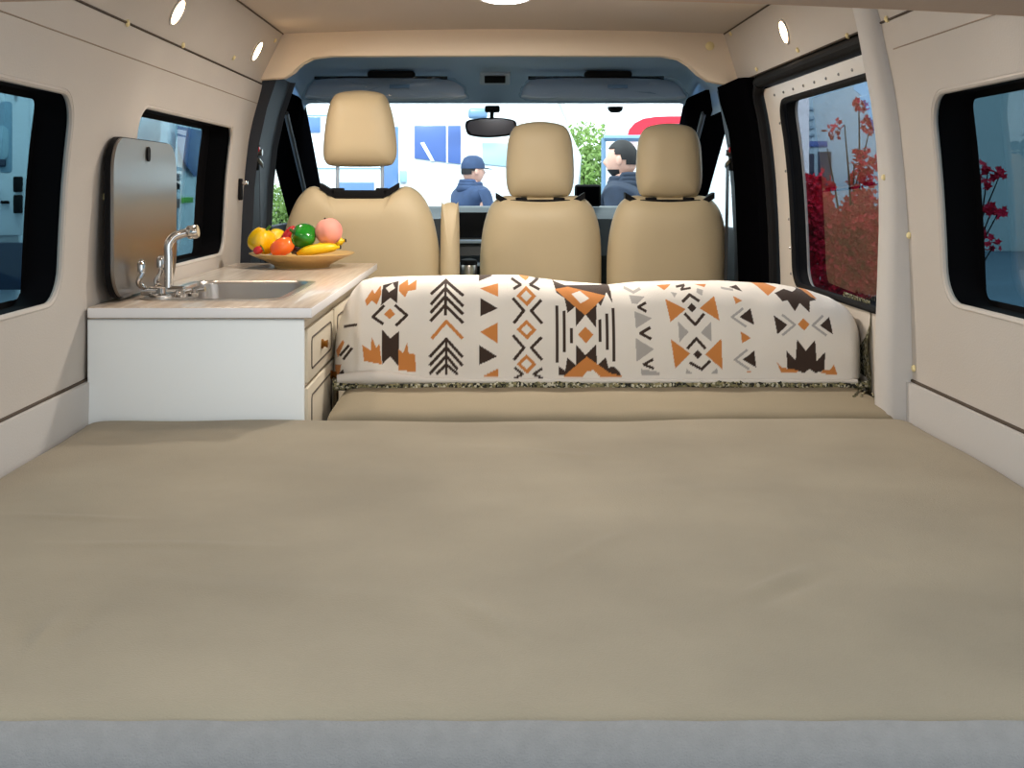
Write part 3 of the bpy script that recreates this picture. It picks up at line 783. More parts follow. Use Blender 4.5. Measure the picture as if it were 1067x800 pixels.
# G
pg([(265,143),(338,180),(280,228)], OR, o2); pg([(450,133),(392,178),(463,224)], OR, o2)
pg([(362,158),(380,175),(362,193),(345,175)], BR, o2); ln([(335,198),(372,238),(405,200)], BR, 9, o2); ln([(330,152),(358,128),(390,150)], BR, 9, o2)
pg([(308,224),(346,265),(312,304)], GY, o2); pg([(432,226),(392,268),(432,302)], GY, o2)
ln([(343,326),(375,290),(407,326)], BR, 9, o2); pg([(280,292),(352,346),(297,404)], OR, o2); pg([(468,290),(408,350),(472,407)], OR, o2)
pg([(380,333),(397,350),(380,368),(363,350)], BR, o2); ln([(352,382),(395,406),(425,376)], BR, 9, o2); pg([(335,425),(340,405),(360,422),(430,422),(452,402),(455,425)], GY, o2)
pg([(240,95),(295,92),(265,112)], OR, o2); pg([(385,92),(430,92),(420,102)], OR, o2); pg([(288,118),(312,122),(300,138)], GY, o2); pg([(390,105),(412,112),(405,132),(385,120)], GY, o2); ln([(315,100),(345,95),(330,110),(365,105)], BR, 6, o2)
# H
pg([(538,210),(582,178),(592,240)], BR, o2); ln([(552,180),(510,210),(560,245)], GY, 7, o2); pg([(540,263),(578,288),(545,308)], OR, o2)
pg([(546,370),(590,336),(597,400)], BR, o2); ln([(562,334),(518,370),(568,405)], GY, 7, o2); pg([(522,133),(554,150),(528,162)], OR, o2); pg([(515,102),(545,95),(560,118)], BR, o2); pg([(550,418),(580,412),(575,420)], OR, o2); ln([(485,105),(525,112)], GY, 6, o2)
# I
pg([(775,213),(797,236),(776,260),(753,236)], OR, o2); pg([(664,202),(714,238),(675,274)], BR, o2); pg([(835,240),(874,208),(883,274)], BR, o2)
ln([(698,202),(742,238),(695,276)], GY, 7, o2); ln([(848,205),(808,240),(856,276)], GY, 7, o2)
pg([(708,335),(742,372),(748,292),(780,335),(815,295),(820,375),(852,340),(850,412),(815,420),(795,405),(775,420),(712,404)], BR, o2)
pg([(672,378),(692,400),(756,410),(745,420),(690,420)], OR, o2); pg([(885,388),(898,428),(835,422),(845,408),(870,408)], OR, o2)
pg([(680,122),(720,108),(750,118),(780,106),(812,120),(835,148),(808,152),(800,192),(768,158),(745,188),(722,148),(703,152)], BR, o2)
pg([(612,88),(650,86),(695,104),(652,132)], OR, o2); pg([(785,100),(815,112),(842,146),(820,138),(800,120)], OR, o2)

def paint(U, V):
    col = np.empty(U.shape+(3,)); col[:] = CR
    for pts, c in polys:
        xs = [p[0] for p in pts]; ys_ = [p[1] for p in pts]
        m_ = (U >= min(xs)) & (U <= max(xs)) & (V >= min(ys_)) & (V <= max(ys_))
        if not m_.any(): continue
        u, v = U[m_], V[m_]; inside = np.zeros(u.shape, bool); n = len(pts)
        for i in range(n):
            x1, y1 = pts[i]; x2, y2 = pts[(i+1) % n]
            if y1 == y2: continue
            cnd = ((y1 > v) != (y2 > v)) & (u < (x2-x1)*(v-y1)/(y2-y1)+x1)
            inside ^= cnd
        sub = col[m_]; sub[inside] = c; col[m_] = sub
    return col
topc = [(343,330),(352,312),(362,300),(372,293),(385,289.5),(430,288),(470,287),(545,287),(562,290),(580,292),(610,295),(640,297),(670,294),(700,293),(760,293),(820,296),(850,301),(875,309),(895,320),(905,330)]
kf = 418.0
def blanket():
    U = np.linspace(344, 903.5, 900); NT = 250
    TH = np.concatenate([np.linspace(0, PI*.5, 190), np.linspace(PI*.5, PI, 61)[1:]])
    yc, a = 2.985, .115; zb = (195-396.5)/kf
    pt = np.interp(U, [p[0] for p in topc], [p[1] for p in topc])
    H = (195-pt)/404.0-zb
    uL = np.clip((U-344)/30, 0, 1); uR = np.clip((903.5-U)/18, 0, 1)
    eL = np.sqrt(np.clip(1-(1-uL)**2, 0, 1)); eR = np.sqrt(np.clip(1-(1-uR)**2, 0, 1))
    X, Y, Z, UU, VV = [], [], [], [], []
    ct, st = np.cos(TH), np.sin(TH)
    n_ = 2/2.7
    cy = np.sign(ct)*np.abs(ct)**n_; sz = np.abs(st)**n_
    sc = (eL*eR)[:, None]
    wr = .004*np.sin(U*.05+1)[:, None]+.003*np.sin(U*.13)[:, None]*np.sin(3*TH)[None, :]
    Yg = yc-(a*(.35+.65*sc))*cy[None, :]+wr*np.sin(TH)[None, :]-.010*np.sin(np.clip(TH*1.6, 0, PI))[None, :]
    Yg = Yg+(.022/(1+np.exp((U-371)/1.6)))[:, None]*(np.cos(TH) > -.2)[None, :]*np.clip(np.sin(TH*1.0+.35), 0, 1)[None, :]
    Hs = H*(.55+.45*eL)*(.72+.28*eR)
    mid = zb+H*.42
    Zg = zb+(1-eR[:, None])*H[:, None]*.07+Hs[:, None]*sz[None, :]
    Xg = (U[:, None]-510)/kf+0*TH[None, :]
    # pattern coordinate follows the height on the front and mirrors over the back
    Vf = 396.5-(Zg-zb)/np.maximum(H[:, None], 1e-6)*(396.5-pt[:, None]-1)
    Ug = U[:, None]+0*TH[None, :]
    col = paint(Ug, Vf)
    nu, nt_ = Xg.shape
    # inner surface
    co = np.stack([Xg, Yg, Zg], -1)
    verts = co.reshape(-1, 3)
    idx = np.arange(nu*nt_).reshape(nu, nt_)
    q_ = np.stack([idx[:-1, :-1], idx[1:, :-1], idx[1:, 1:], idx[:-1, 1:]], -1).reshape(-1, 4)
    me = bpy.data.meshes.new('blanket_cloth'); me.from_pydata(verts.tolist(), [], q_.tolist())
    ca = me.color_attributes.new('weave', 'FLOAT_COLOR', 'POINT')
    cc = np.ones((nu*nt_, 4), np.float32); cc[:, :3] = col.reshape(-1, 3)
    ca.data.foreach_set('color', cc.ravel())
    me.materials.append(M['blanket']); me.polygons.foreach_set('use_smooth', [True]*len(me.polygons))
    b_ = bmesh.new(); b_.from_mesh(me)
    for e0 in (0, nu-1):
        b_.verts.ensure_lookup_table(); b_.faces.new([b_.verts[int(idx[e0, j])] for j in range(0, nt_, 5)])
    bmesh.ops.recalc_face_normals(b_, faces=b_.faces); b_.to_mesh(me); b_.free()
    return me
bl = empty('patterned_blanket', (.27, 2.98, -.49), 'cream blanket with brown and orange geometric pattern draped over the bench back', 'blanket')
o = bpy.data.objects.new('blanket_cloth', blanket()); C.objects.link(o); o.parent = bl; o.matrix_parent_inverse = bl.matrix_basis.inverted()
# rolled white edge
bm = bmesh.new(); pts = []; rad = []
for px in range(352, 896, 6):
    t = (px-352)/544
    rr_ = .006+.012*math.exp(-((px-390)/42)**2)-.001*t
    pts.append(((px-510)/kf, 2.862+.0015*math.sin(px*.11), (195-(396-3.5*math.exp(-((px-390)/42)**2)+.5*t))/kf)); rad.append(rr_)
tube(bm, pts, rad, 12); finish('folded_edge', bm, 'blanket_plain', bl, 60)
# speckled border roll
bm = bmesh.new(); pts = []; rad = []
for px in range(348, 908, 2):
    t = (px-348)/560
    pts.append(((px-510)/kf, 2.866+.002*math.sin(px*.3), (195-(402-2.0*t+1.2*math.sin(px*.031)))/kf)); rad.append(.0135-.004*t+.0012*math.sin(px*.9)+.0008*math.sin(px*2.1))
tube(bm, pts, rad, 12); o = finish('blanket_border', bm, 'tweed', bl, 60); o['label'] = 'speckled olive and cream woven border'
# underside hanging at the door-side end
bm = bmesh.new(); rows = []
for i in range(30):
    t = i/29; z = -.515+.235*t
    rows.append([bm.verts.new(((902+7*s+2.0*math.sin(t*9+s*3)-510)/kf+.0, 2.845+.05*s+.20*s*s, z+.0*s)) for s in np.linspace(0, 1, 6)])
for A, B in zip(rows, rows[1:]):
    for i in range(5): bm.faces.new((A[i], A[i+1], B[i+1], B[i]))
bmesh.ops.solidify(bm, geom=bm.faces[:], thickness=.006)
finish('blanket_underside', bm, 'tweed', bl, 60)
# fringe tassels
bm = bmesh.new()
for (px, py, dx, dy) in ((899,406,-10,22),(903,408,-6,16),(908,410,2,14),(906,412,-16,16)):
    a_ = P(px, py, 2.85); b_ = P(px+dx, py+dy, 2.72); b_.z = max(b_.z, -.494); tube(bm, catmull([a_, (a_+b_)/2+Vector((0, 0, .004)), b_], 4), .002, 5)
finish('fringe', bm, 'tweed', bl)

# ------------------------------------------------------------------ kitchen
kx0, kx1, ky0, ky1 = -.868, -.412, 2.515, 3.93
kb = empty('kitchen_cabinet', (-.64, 3.2, FLOOR), 'white kitchen cabinet with cream drawer fronts along the side wall', 'cabinet')
bm = bmesh.new()
for b6 in ((kx0, kx0+.015, ky0, ky1, FLOOR+.04, -.287), (kx1-.015, kx1, ky0, ky1, FLOOR+.04, -.287), (kx0+.015, kx1-.015, ky0, ky0+.015, FLOOR+.04, -.287), (kx0+.015, kx1-.015, ky1-.015, ky1, FLOOR+.04, -.287), (kx0+.015, kx1-.015, ky0+.015, ky1-.015, FLOOR+.04, FLOOR+.06)): box(bm, *b6)
finish('cabinet_body', bm, 'cab_cream', kb)
bm = bmesh.new(); box(bm, kx0-.006, kx1+.009, ky0-.012, ky0-.001, FLOOR, -.2865, .002); o = finish('end_panel', bm, 'cab_white', kb); o['label'] = 'plain white end panel facing the bed'
dw = [(2.55, 2.97), (2.99, 3.43), (3.45, 3.90)]
for i, (a_, b_) in enumerate(dw):
    for (z0, z1, nm) in ((-.435, -.315, 'drawer'), (-.90, -.445, 'cabinet_door')):
        bm = bmesh.new(); box(bm, kx1+.001, kx1+.010, a_, b_, z0, z1, .003)
        f_ = finish(nm, bm, 'cab_cream', kb)
        bm = bmesh.new(); lw = .012
        tube(bm, [(kx1+.0102, y, z) for y, z in rrect(a_+.05, b_-.05, z0+.025, z1-.025, .012, 4)], .0022, 6, closed=True); finish('moulding', bm, 'seam', f_)
        bm = bmesh.new(); zc = (z0+z1)/2 if nm == 'drawer' else z1-.03
        lathe(bm, [(0,0),(.011,0),(.012,.004),(.007,.008),(.010,.016),(0,.018)], (kx1+.009, (a_+b_)/2 if nm == 'drawer' else b_-.05, zc), 16, Matrix.Rotation(PI/2, 3, 'Y')); finish('knob', bm, 'brass', f_)
# worktop with sink cut-out
SX0, SX1, SY0, SY1 = -.795, -.487, 2.655, 3.165
def worktop():
    bm = bmesh.new(); z0, z1 = -.285, -.26
    xo = (-.872, -.385); yo = (2.495, 3.955)
    hole = rrect(SX0, SX1, SY0, SY1, .05, 6)
    # boolean keeps it simple
    box(bm, xo[0], xo[1], yo[0], yo[1], z0, z1, .004)
    bmesh.ops.recalc_face_normals(bm, faces=bm.faces)
    me = bpy.data.meshes.new('t'); bm.to_mesh(me); bm.free(); o = bpy.data.objects.new('t', me); C.objects.link(o)
    cb = bmesh.new(); prism(cb, hole, 'z', -.4, -.1); bmesh.ops.recalc_face_normals(cb, faces=cb.faces); cm = bpy.data.meshes.new('c'); cb.to_mesh(cm); cb.free(); co = bpy.data.objects.new('c', cm); C.objects.link(co)
    md = o.modifiers.new('b', 'BOOLEAN'); md.object = co; md.operation = 'DIFFERENCE'; md.solver = 'EXACT'
    dg = bpy.context.evaluated_depsgraph_get(); dg.update(); ev = o.evaluated_get(dg); out = bmesh.new(); out.from_mesh(ev.to_mesh())
    bpy.data.objects.remove(o); bpy.data.objects.remove(co)
    for f in out.faces:
        f.material_index = 1 if abs(f.normal.z) < .5 else 0
    return out
wt = finish('worktop', worktop(), ['counter', 'counter_edge'], None, 30)
tag(wt, 'long pale wood-grain worktop with white edge around the sink', 'worktop')
# inset sink
sk = empty('sink', (-.64, 2.91, -.26), 'rectangular stainless steel sink sunk into the worktop', 'sink')
bm = bmesh.new()
def rl(x0, x1, y0, y1, r_, z): return [Vector((x, y, z)) for x, y in rrect(x0, x1, y0, y1, r_, 6)]
rings = [rl(SX0-.02, SX1+.014, SY0-.02, SY1+.02, .06, -.2595), rl(SX0-.02, SX1+.014, SY0-.02, SY1+.02, .06, -.2575), rl(SX0+.002, SX1-.002, SY0+.002, SY1-.002, .048, -.2575), rl(SX0+.006, SX1-.006, SY0+.006, SY1-.006, .045, -.264),
         rl(SX0+.006, SX1-.006, SY0+.09, SY1-.006, .045, -.266), rl(SX0+.018, SX1-.018, SY0+.10, SY1-.02, .05, -.36), rl(SX0+.04, SX1-.04, SY0+.125, SY1-.045, .03, -.375), rl(-.66, -.62, 2.92, 2.96, .018, -.378)]
V = [[bm.verts.new(p) for p in rg] for rg in rings]
for A, B in zip(V, V[1:]):
    n = len(A)
    for k in range(n): bm.faces.new((A[k], A[(k+1) % n], B[(k+1) % n], B[k]))
bm.faces.new(V[-1])
finish('basin', bm, 'steel', sk, 40)
bm = bmesh.new(); lathe(bm, [(0,0),(.022,0),(.024,.003),(.018,.004),(0,.002)], (-.64, 2.94, -.3778), 20); finish('drain', bm, 'chrome', sk)
# lid, standing against the window
ld = empty('sink_cover', (-.83, 2.78, -.255), 'tall rounded brushed steel sink cover standing upright before the window', 'lid')
lidp = rrect(2.545, 3.055, -.250, .112, .075, 10)
def lean(bm, x):
    for v in bm.verts: v.co.x += -.0*(v.co.z+.25)
bm = bmesh.new(); prism(bm, [(y, z) for y, z in lidp], 'x', -.838, -.830, .002)
finish('lid_panel', bm, 'brushed', ld, 30)
bm = bmesh.new(); prism(bm, [((y-2.8)*1.012+2.8, (z+.07)*1.015-.07) for y, z in lidp], 'x', -.850, -.838, .002); finish('lid_rim', bm, 'rubber', ld, 30)
bm = bmesh.new(); prism(bm, rrect(2.785, 2.81, .062, .098, .011, 4), 'x', -.830, -.826, .001); finish('finger_catch', bm, 'rubber', ld, 30)
for ya in (2.64, 2.94):
    bm = bmesh.new(); tube(bm, [(-.844, ya, -.250), (-.844, ya+.06, -.250)], .007, 8); finish('hinge', bm, 'steel', ld)
# tap
fc = empty('mixer_tap', (-.765, 2.70, -.257), 'chrome folding mixer tap with two curved lever handles beside the sink', 'tap')
yb = 2.70
bm = bmesh.new(); lathe(bm, [(0,0),(.032,0),(.032,.006),(.018,.010),(.016,.022),(0,.022)], (-.765, yb, -.2575), 20); tube(bm, [(-.815, yb+.005, -.243), (-.715, yb-.005, -.243)], .012, 12)
finish('tap_base', bm, 'chrome', fc)
bm = bmesh.new(); tube(bm, catmull([(-.752, yb, -.24), (-.752, yb, -.17), (-.752, yb, -.135), (-.742, yb+.005, -.118), (-.722, yb+.01, -.109), (-.705, yb+.015, -.106)], 6), .0105, 14); finish('spout', bm, 'chrome', fc)
bm = bmesh.new(); rx = Matrix.Rotation(math.radians(82), 3, 'Y'); lathe(bm, [(0,0),(.014,0),(.0165,.004),(.0165,.022),(.014,.026),(0,.026)], (-.712, yb+.014, -.107), 16, rx); finish('aerator', bm, 'chrome', fc)
for (x, y, x2, y2, zt) in ((-.812, yb, -.820, yb-.02, -.185), (-.785, yb+.03, -.790, yb+.03, -.178)):
    bm = bmesh.new(); tube(bm, catmull([(x+.03, y, -.245), (x+.005, y, -.238), (x-.005, y2, -.222), (x2+.012, y2, -.20), (x2+.01, y2, zt)], 5), .0065, 10)
    lathe(bm, [(0,-.016),(.009,-.012),(.010,.004),(.007,.014),(0,.018)], (x2+.01, y2, zt), 12)
    finish('lever_handle', bm, 'chrome', fc)
for (x, y) in ((-.722, yb-.01), (-.70, yb+.02)):
    bm = bmesh.new(); lathe(bm, [(0,0),(.012,0),(.014,.008),(.010,.018),(0,.02)], (x, y, -.2575), 14); tube(bm, [(x, y, -.245), (x+.03, y-.005, -.24)], .006, 8); finish('tap_foot', bm, 'chrome', fc)
# clear corner splash guard lump beside tap
# ------------------------------------------------------------------ plate and fruit
PX, PY, PZ = -.612, 3.76, -.26
pl = empty('fruit_plate', (PX, PY, PZ), 'wide shallow tan plate holding fruit and peppers on the worktop', 'plate')
bm = bmesh.new()
lathe(bm, [(0,.004),(.075,.004),(.08,0),(.088,0),(.092,.008),(.12,.022),(.150,.034),(.166,.042),(.170,.044),(.170,.047),(.164,.047),(.145,.040),(.11,.028),(.085,.016),(0,.012)], (PX, PY, PZ), 56); finish('plate_dish', bm, 'plate', pl, 50)
def fruit(name, label, cat, px, py, y, fn):
    c = P(px, py, y); e = empty(name, c, label, cat, 'fruit and vegetables on the plate'); fn(c, e); return e
def pepper(rad, h, m, rot):
    def f(c, e):
        bm = bmesh.new(); pr = []
        for k in range(19):
            t = PI*k/18; r_ = rad*math.sin(t)**.7*(1+.12*math.cos(t)); z = -h/2*math.cos(t)
            if k > 15: z -= .004*(k-15)
            pr.append((r_ if 0 < k < 18 else 0, z))
        lathe(bm, pr, c, 36, rot, lambda a, z: 1+.07*math.cos(4*a)); finish('pepper_flesh', bm, m, e, 80)
        bm = bmesh.new(); tp = c+rot @ Vector((0, 0, h/2-.012)); tube(bm, catmull([tp, tp+rot @ Vector((.002, 0, .01)), tp+rot @ Vector((.008, 0, .022))], 4), .0045, 8); finish('stalk', bm, 'stalk', e)
    return f
RX = lambda a, ax='X': Matrix.Rotation(math.radians(a), 3, ax)
fruit('yellow_pepper', 'yellow pepper at the kitchen-wall end of the plate', 'pepper', 273.5, 250.5, 3.70, pepper(.043, .084, 'yellow', RX(20, 'Y')))
fruit('yellow_pepper', 'pale yellow pepper half hidden behind the tomato', 'pepper', 287, 249, 3.82, pepper(.034, .06, 'banana', RX(-60, 'Y')))
fruit('green_pepper', 'glossy green pepper on top of the fruit', 'pepper', 316, 246, 3.72, pepper(.040, .078, 'green', RX(-70, 'Y') @ RX(20)))
fruit('red_chilli', 'red pointed chilli behind the green pepper', 'chilli', 301, 245, 3.80, lambda c, e: (lambda bm: (tube(bm, catmull([c+Vector((-.02, 0, -.03)), c+Vector((-.004, 0, -.006)), c+Vector((.010, 0, .016)), c+Vector((.018, 0, .030))], 5), [.014+.006*math.sin(PI*min(1, i/10)) if i < 10 else .018-.0022*(i-9) for i in range(16)], 14), finish('chilli_flesh', bm, 'red', e, 80)))(bmesh.new()))
def tomato(rx_, rz_, m):
    def f(c, e):
        bm = bmesh.new(); pr = [(rx_*math.sin(PI*k/16)**.85 if 0 < k < 16 else 0, -rz_*math.cos(PI*k/16)-(.004 if k > 14 else 0)) for k in range(17)]
        lathe(bm, pr, c, 36, RX(65, 'Y'), lambda a, z: 1+.03*math.cos(5*a)); finish('skin', bm, m, e, 80)
        bm = bmesh.new()
        for k in range(5):
            a = 2*PI*k/5; tp = c+Vector((.0, .0, 0))+RX(65, 'Y') @ Vector((0, 0, rz_-.002)); tube(bm, [tp, tp+RX(65, 'Y') @ Vector((.014*math.cos(a), .014*math.sin(a), .001))], [.003, .001], 6)
        finish('calyx', bm, 'stalk', e)
    return f
fruit('tomato', 'large orange-red tomato at the front of the plate', 'tomato', 294, 257, 3.655, tomato(.029, .040, 'tomato'))
fruit('tomato', 'small dark red tomato under the yellow pepper', 'tomato', 269, 260.5, 3.655, tomato(.013, .016, 'red'))
def peach(c, e):
    bm = bmesh.new(); pr = [(.0445*math.sin(PI*k/20)**.95 if 0 < k < 20 else 0, -.043*math.cos(PI*k/20)+(.000 if k < 19 else -.006)) for k in range(21)]
    lathe(bm, pr, c, 40, RX(-15, 'Y'), lambda a, z: 1-.05*math.exp(-(((a-4.3+PI) % (2*PI)-PI)/.16)**2)); finish('peach_skin', bm, 'peach', e, 80)
    bm = bmesh.new(); tp = c+Vector((-.010, 0, .036)); tube(bm, [tp, tp+Vector((-.003, 0, .008))], .003, 6); finish('stalk', bm, 'bark', e)
fruit('peach', 'pink peach resting on the bananas', 'peach', 342.5, 241, 3.73, peach)
def banana(p0, p1, bend, r_):
    def f(c, e):
        bm = bmesh.new(); N = 20; pts = []; rd = []
        for k in range(N+1):
            t = k/N; s = 2*t-1; pts.append(c+Vector(p0).lerp(Vector(p1), t)+Vector((0, -bend*.6*(1-s*s), bend*.25*(1-s*s)))); rd.append(r_*(max(.16, (1-abs(s)**3.5))**.6) if t < .93 else r_*.32)
        tube(bm, pts, rd, 6); bmesh.ops.subdivide_edges(bm, edges=[], cuts=1); finish('banana_skin', bm, 'banana', e, 80)
        bm = bmesh.new(); tube(bm, [pts[0]-(pts[1]-pts[0])*.3, pts[0]], r_*.35, 8); finish('banana_tip', bm, 'bark', e); bm = bmesh.new(); tube(bm, [pts[-1], pts[-1]+(pts[-1]-pts[-2])*.6], r_*.36, 8); finish('banana_tip', bm, 'bark', e)
    return f
fruit('banana', 'front yellow banana lying along the plate below the peach', 'banana', 334, 261, 3.69, banana((-.075, 0, -.010), (.058, .02, .010), .02, .017))
fruit('banana', 'yellow banana behind the peach, its end pointing up', 'banana', 343, 257, 3.75, banana((-.05, .03, -.006), (.052, .0, .020), .01, .016))
def auber(c, e):
    bm = bmesh.new(); lathe(bm, [(0,-.032),(.014,-.026),(.018,-.008),(.014,.012),(.008,.026),(0,.03)], c, 20, RX(80, 'Y')); finish('aubergine_skin', bm, 'aubergine', e, 80)
    bm = bmesh.new(); lathe(bm, [(.009,.024),(.010,.028),(.004,.032),(.003,.042),(0,.042)], c, 12, RX(80, 'Y')); finish('stalk', bm, 'stalk', e)
fruit('baby_aubergine', 'tiny dark aubergine between the tomato and the bananas', 'aubergine', 312, 259, 3.72, auber)
# ------------------------------------------------------------------ lamps
def spot(px, py, side, label, lit=True):
    xb, zb = wx(.365, side), .365; xt, zt = (-.717, .533) if side < 0 else (.815, .533)
    # intersect the panel plane
    best = None
    for i in range(1001):
        t = i/1000; x, z = xb+(xt-xb)*t, zb+(zt-zb)*t
        k = (px-510)/x; e_ = abs(195-k*z-py)
        if best is None or e_ < best[0]: best = (e_, x, F/k, z)
    return spot_at(best[1], best[2], best[3], side, label)
def spot_at(x, y, z, side, label):
    xb, zb = wx(.365, side), .365; xt, zt = (-.717, .533) if side < 0 else (.815, .533)
    d = Vector((xt-xb, 0, zt-zb)).normalized(); nrm = Vector((-side*d.z, 0, side*d.x)); 
    if nrm.z > 0: nrm = -nrm
    if nrm.x*side > 0: nrm.x = -nrm.x
    c = Vector((x, y, z)); R = Vector((0, 0, 1)).rotation_difference(nrm).to_matrix()
    e = empty('spotlight', c, label, 'spotlight', 'recessed warm spotlights')
    bm = bmesh.new(); lathe(bm, [(.032,.0006),(.038,.0006),(.038,.003),(.035,.005),(.032,.005),(.031,.003)], c, 28, R); finish('bezel', bm, 'lining_light', e)
    bm = bmesh.new(); lathe(bm, [(0,.001),(.0318,.001),(.0318,.0045),(0,.006)], c, 24, R); finish('lens', bm, 'lens', e)
    L = bpy.data.lights.new('spot_glow', 'SPOT'); L.energy = SPOT_W; L.color = (1, .86, .72); L.spot_size = math.radians(150); L.spot_blend = .8; L.shadow_soft_size = .03
    lo = bpy.data.objects.new('spot_glow', L); C.objects.link(lo); lo.location = c+nrm*.03
    aim = (nrm*.9+Vector((0, 0, -1))*.6).normalized(); lo.rotation_euler = aim.to_track_quat('-Z', 'Y').to_euler()
SPOT_W = 6
spot(184, 12, -1, 'lit warm spotlight above the sink cover'); spot(267, 53, -1, 'lit warm spotlight above the fruit plate, by the cab')
spot(818, 33, 1, 'lit warm spotlight above the sliding door')
spot_at(-.765, 1.75, .435, -1, 'lit warm spotlight above the bed on the kitchen side'); spot_at(.845, 2.0, .445, 1, 'lit warm spotlight above the bed opposite the kitchen')
def ceiling_light(x, y, label, watts, colour):
    cl = empty('ceiling_light', (x, y, cz(x)), label, 'ceiling light', 'round ceiling lights')
    zc = cz(x)
    bm = bmesh.new(); lathe(bm, [(.066,-.001),(.078,-.001),(.078,-.010),(.070,-.018),(.066,-.016)], (x, y, zc), 48); finish('rim', bm, 'lining_light', cl)
    bm = bmesh.new(); lathe(bm, [(0,-.002),(.066,-.002),(.066,-.016),(.05,-.022),(0,-.024)], (x, y, zc), 40); finish('diffuser', bm, 'led', cl)
    L = bpy.data.lights.new('ceiling_glow', 'AREA'); L.shape = 'DISK'; L.size = .12; L.energy = watts; L.color = colour
    lo = bpy.data.objects.new('ceiling_glow', L); C.objects.link(lo); lo.location = (x, y, zc-.03)
ceiling_light(.045, 3.27, 'round white LED ceiling light at the top of the picture', 12, (1, .92, .82))
ceiling_light(.045, 1.75, 'unseen round LED ceiling light added over the bed as fill', 4.5, (.94, .97, 1))  # added lamp out of view, brightens the cabinet end panel, bed and walls

# little cream caps over the panel fixings
def cap(parent, x, y, z, n, s=1.0):
    bm = bmesh.new(); R = Vector((0, 0, 1)).rotation_difference(Vector(n)).to_matrix()
    lathe(bm, [(0,0),(.0085*s,0),(.0085*s,.002),(.006*s,.005),(0,.006)], (x, y, z), 14, R); o = finish('screw_cap', bm, 'clip', parent)
def wcap(parent, px, py, side, s=1.0):
    best = None
    for i in range(1200):
        z = -.6+i*.001; x = wx(min(z, .42), side); k = (px-510)/x; e_ = abs(195-k*z-py)
        if best is None or e_ < best[0]: best = (e_, x, F/k, z)
    cap(parent, best[1]-side*.0005, best[2], best[3], (-side, 0, 0), s)
wcap(wl, 108, 205, -1); wcap(wl, 132, 24, -1); wcap(wl, 190, 47, -1)
for p in ((948,245),(953,384),): wcap(wr, p[0], p[1], 1, .9)
wcap(bpy.data.objects['trim_2'], 953, 406, 1, .9)
pc = bpy.data.objects['trim_7']
cap(pc, .891, 2.60, .022, (-1, 0, 0), .8)
def ocap(parent, px, py, side, s=1.0):
    xb, zb = wx(.365, side), .365; xt, zt = (-.717, .533) if side < 0 else (.815, .533); best = None
    for i in range(1001):
        t = i/1000; x, z = xb+(xt-xb)*t, zb+(zt-zb)*t; k = (px-510)/x; e_ = abs(195-k*z-py)
        if best is None or e_ < best[0]: best = (e_, x, F/k, z)
    cap(parent, best[1]-side*.001, best[2], best[3], (-side*.9, 0, -.43), s)
for p in ((832,52),(789,72),(884,39),(762,35)): ocap(ohR, p[0], p[1], 1, .9)
for p in ((243,60),(286,42)): ocap(ohL, p[0], p[1], -1, .9)
ocap(ohR, 925, 20, 1, .9)
cap(bpy.data.objects['trim_5'], .765, 3.998, .49, (0, -1, 0), 1.8)

# ------------------------------------------------------------------ outside
bm = bmesh.new(); box(bm, -40, 40, -10, 45, GROUND-.1, GROUND); struct('ground', bm, 'ground', 'grey paved ground outside the van', 'ground')
bm = bmesh.new(); box(bm, 5.5, 18, 26, 27, GROUND, 6, .02); struct('wall_far', bm, 'building', 'plain pale building wall far outside the blossom window', 'wall')

def wheel(parent, c, r_=.36, axis='y'):
    R = Matrix.Rotation(PI/2, 3, 'X') if axis == 'y' else Matrix.Rotation(PI/2, 3, 'Y')
    bm = bmesh.new(); lathe(bm, [(.2,-.1),(.32,-.11),(r_,-.07),(r_,.07),(.32,.11),(.2,.1)], c, 32, R); w = finish('wheel', bm, 'tyre', parent)
    bm = bmesh.new(); lathe(bm, [(0,-.08),(.2,-.09),(.2,.09),(0,.08)], c, 24, R); finish('hubcap', bm, 'steel', w)

# white camper parked ahead, side on
cv = empty('motorhome', (-.6, 13, GROUND), 'white motorhome parked broadside beyond the windscreen, with blue windows', 'motorhome')
y0 = 12.0; k0 = F/y0
bm = bmesh.new(); q2 = lambda px, py: ((px-510)/k0, (195-py)/k0)
out = [(-2.06, GROUND+.35), (-2.06, 1.6), (-1.9, 1.75), (-1.2, 1.75), (.2, 1.75), (.60, 1.5), (.78, 1.0), (.84, .3), (1.0, -.3), (1.04, GROUND+.35)]
prism(bm, out, 'y', y0, y0+2.2, .12, 4); finish('camper_body', bm, 'van_white', cv, 40)
def flat(name, pts, m, parent, yy, th=.02, bev=.008):
    bm = bmesh.new(); prism(bm, [q2(*p) for p in pts], 'y', yy-th, yy, bev); return finish(name, bm, m, parent)
flat('side_window', [(321,122),(334,122),(334,138),(321,138)], 'van_glass', cv, y0-.001)
flat('side_window', [(399,132),(415,132),(415,228),(399,228)], 'van_glass', cv, y0-.001)
w_ = flat('cab_window', [(432,131),(480,131),(480,171),(432,165)], 'van_blue', cv, y0-.001)
flat('window_divider', [(465,131),(467,131),(467,170),(465,170)], 'van_white', w_, y0-.022, .01, .002)
flat('window_diagonal_strip', [(438,149),(442,148),(453,168),(449,168)], 'van_white', w_, y0-.022, .01, .002)  # white diagonal stripe across the cab window
flat('door_panel', [(418,120),(429,120),(429,230),(418,230)], 'van_white', cv, y0-.001, .03)
flat('door_handle', [(417,178),(424,178),(424,190),(417,190)], 'van_line', cv, y0-.035, .03)
for yy_ in (119.5, 205, 174.5): flat('body_crease', [(318,yy_),(398,yy_),(398,yy_+1.2),(318,yy_+1.2)], 'van_line', cv, y0-.001, .012, .002)
flat('side_window', [(352,190),(390,190),(390,214),(352,214)], 'van_glass', cv, y0-.001)
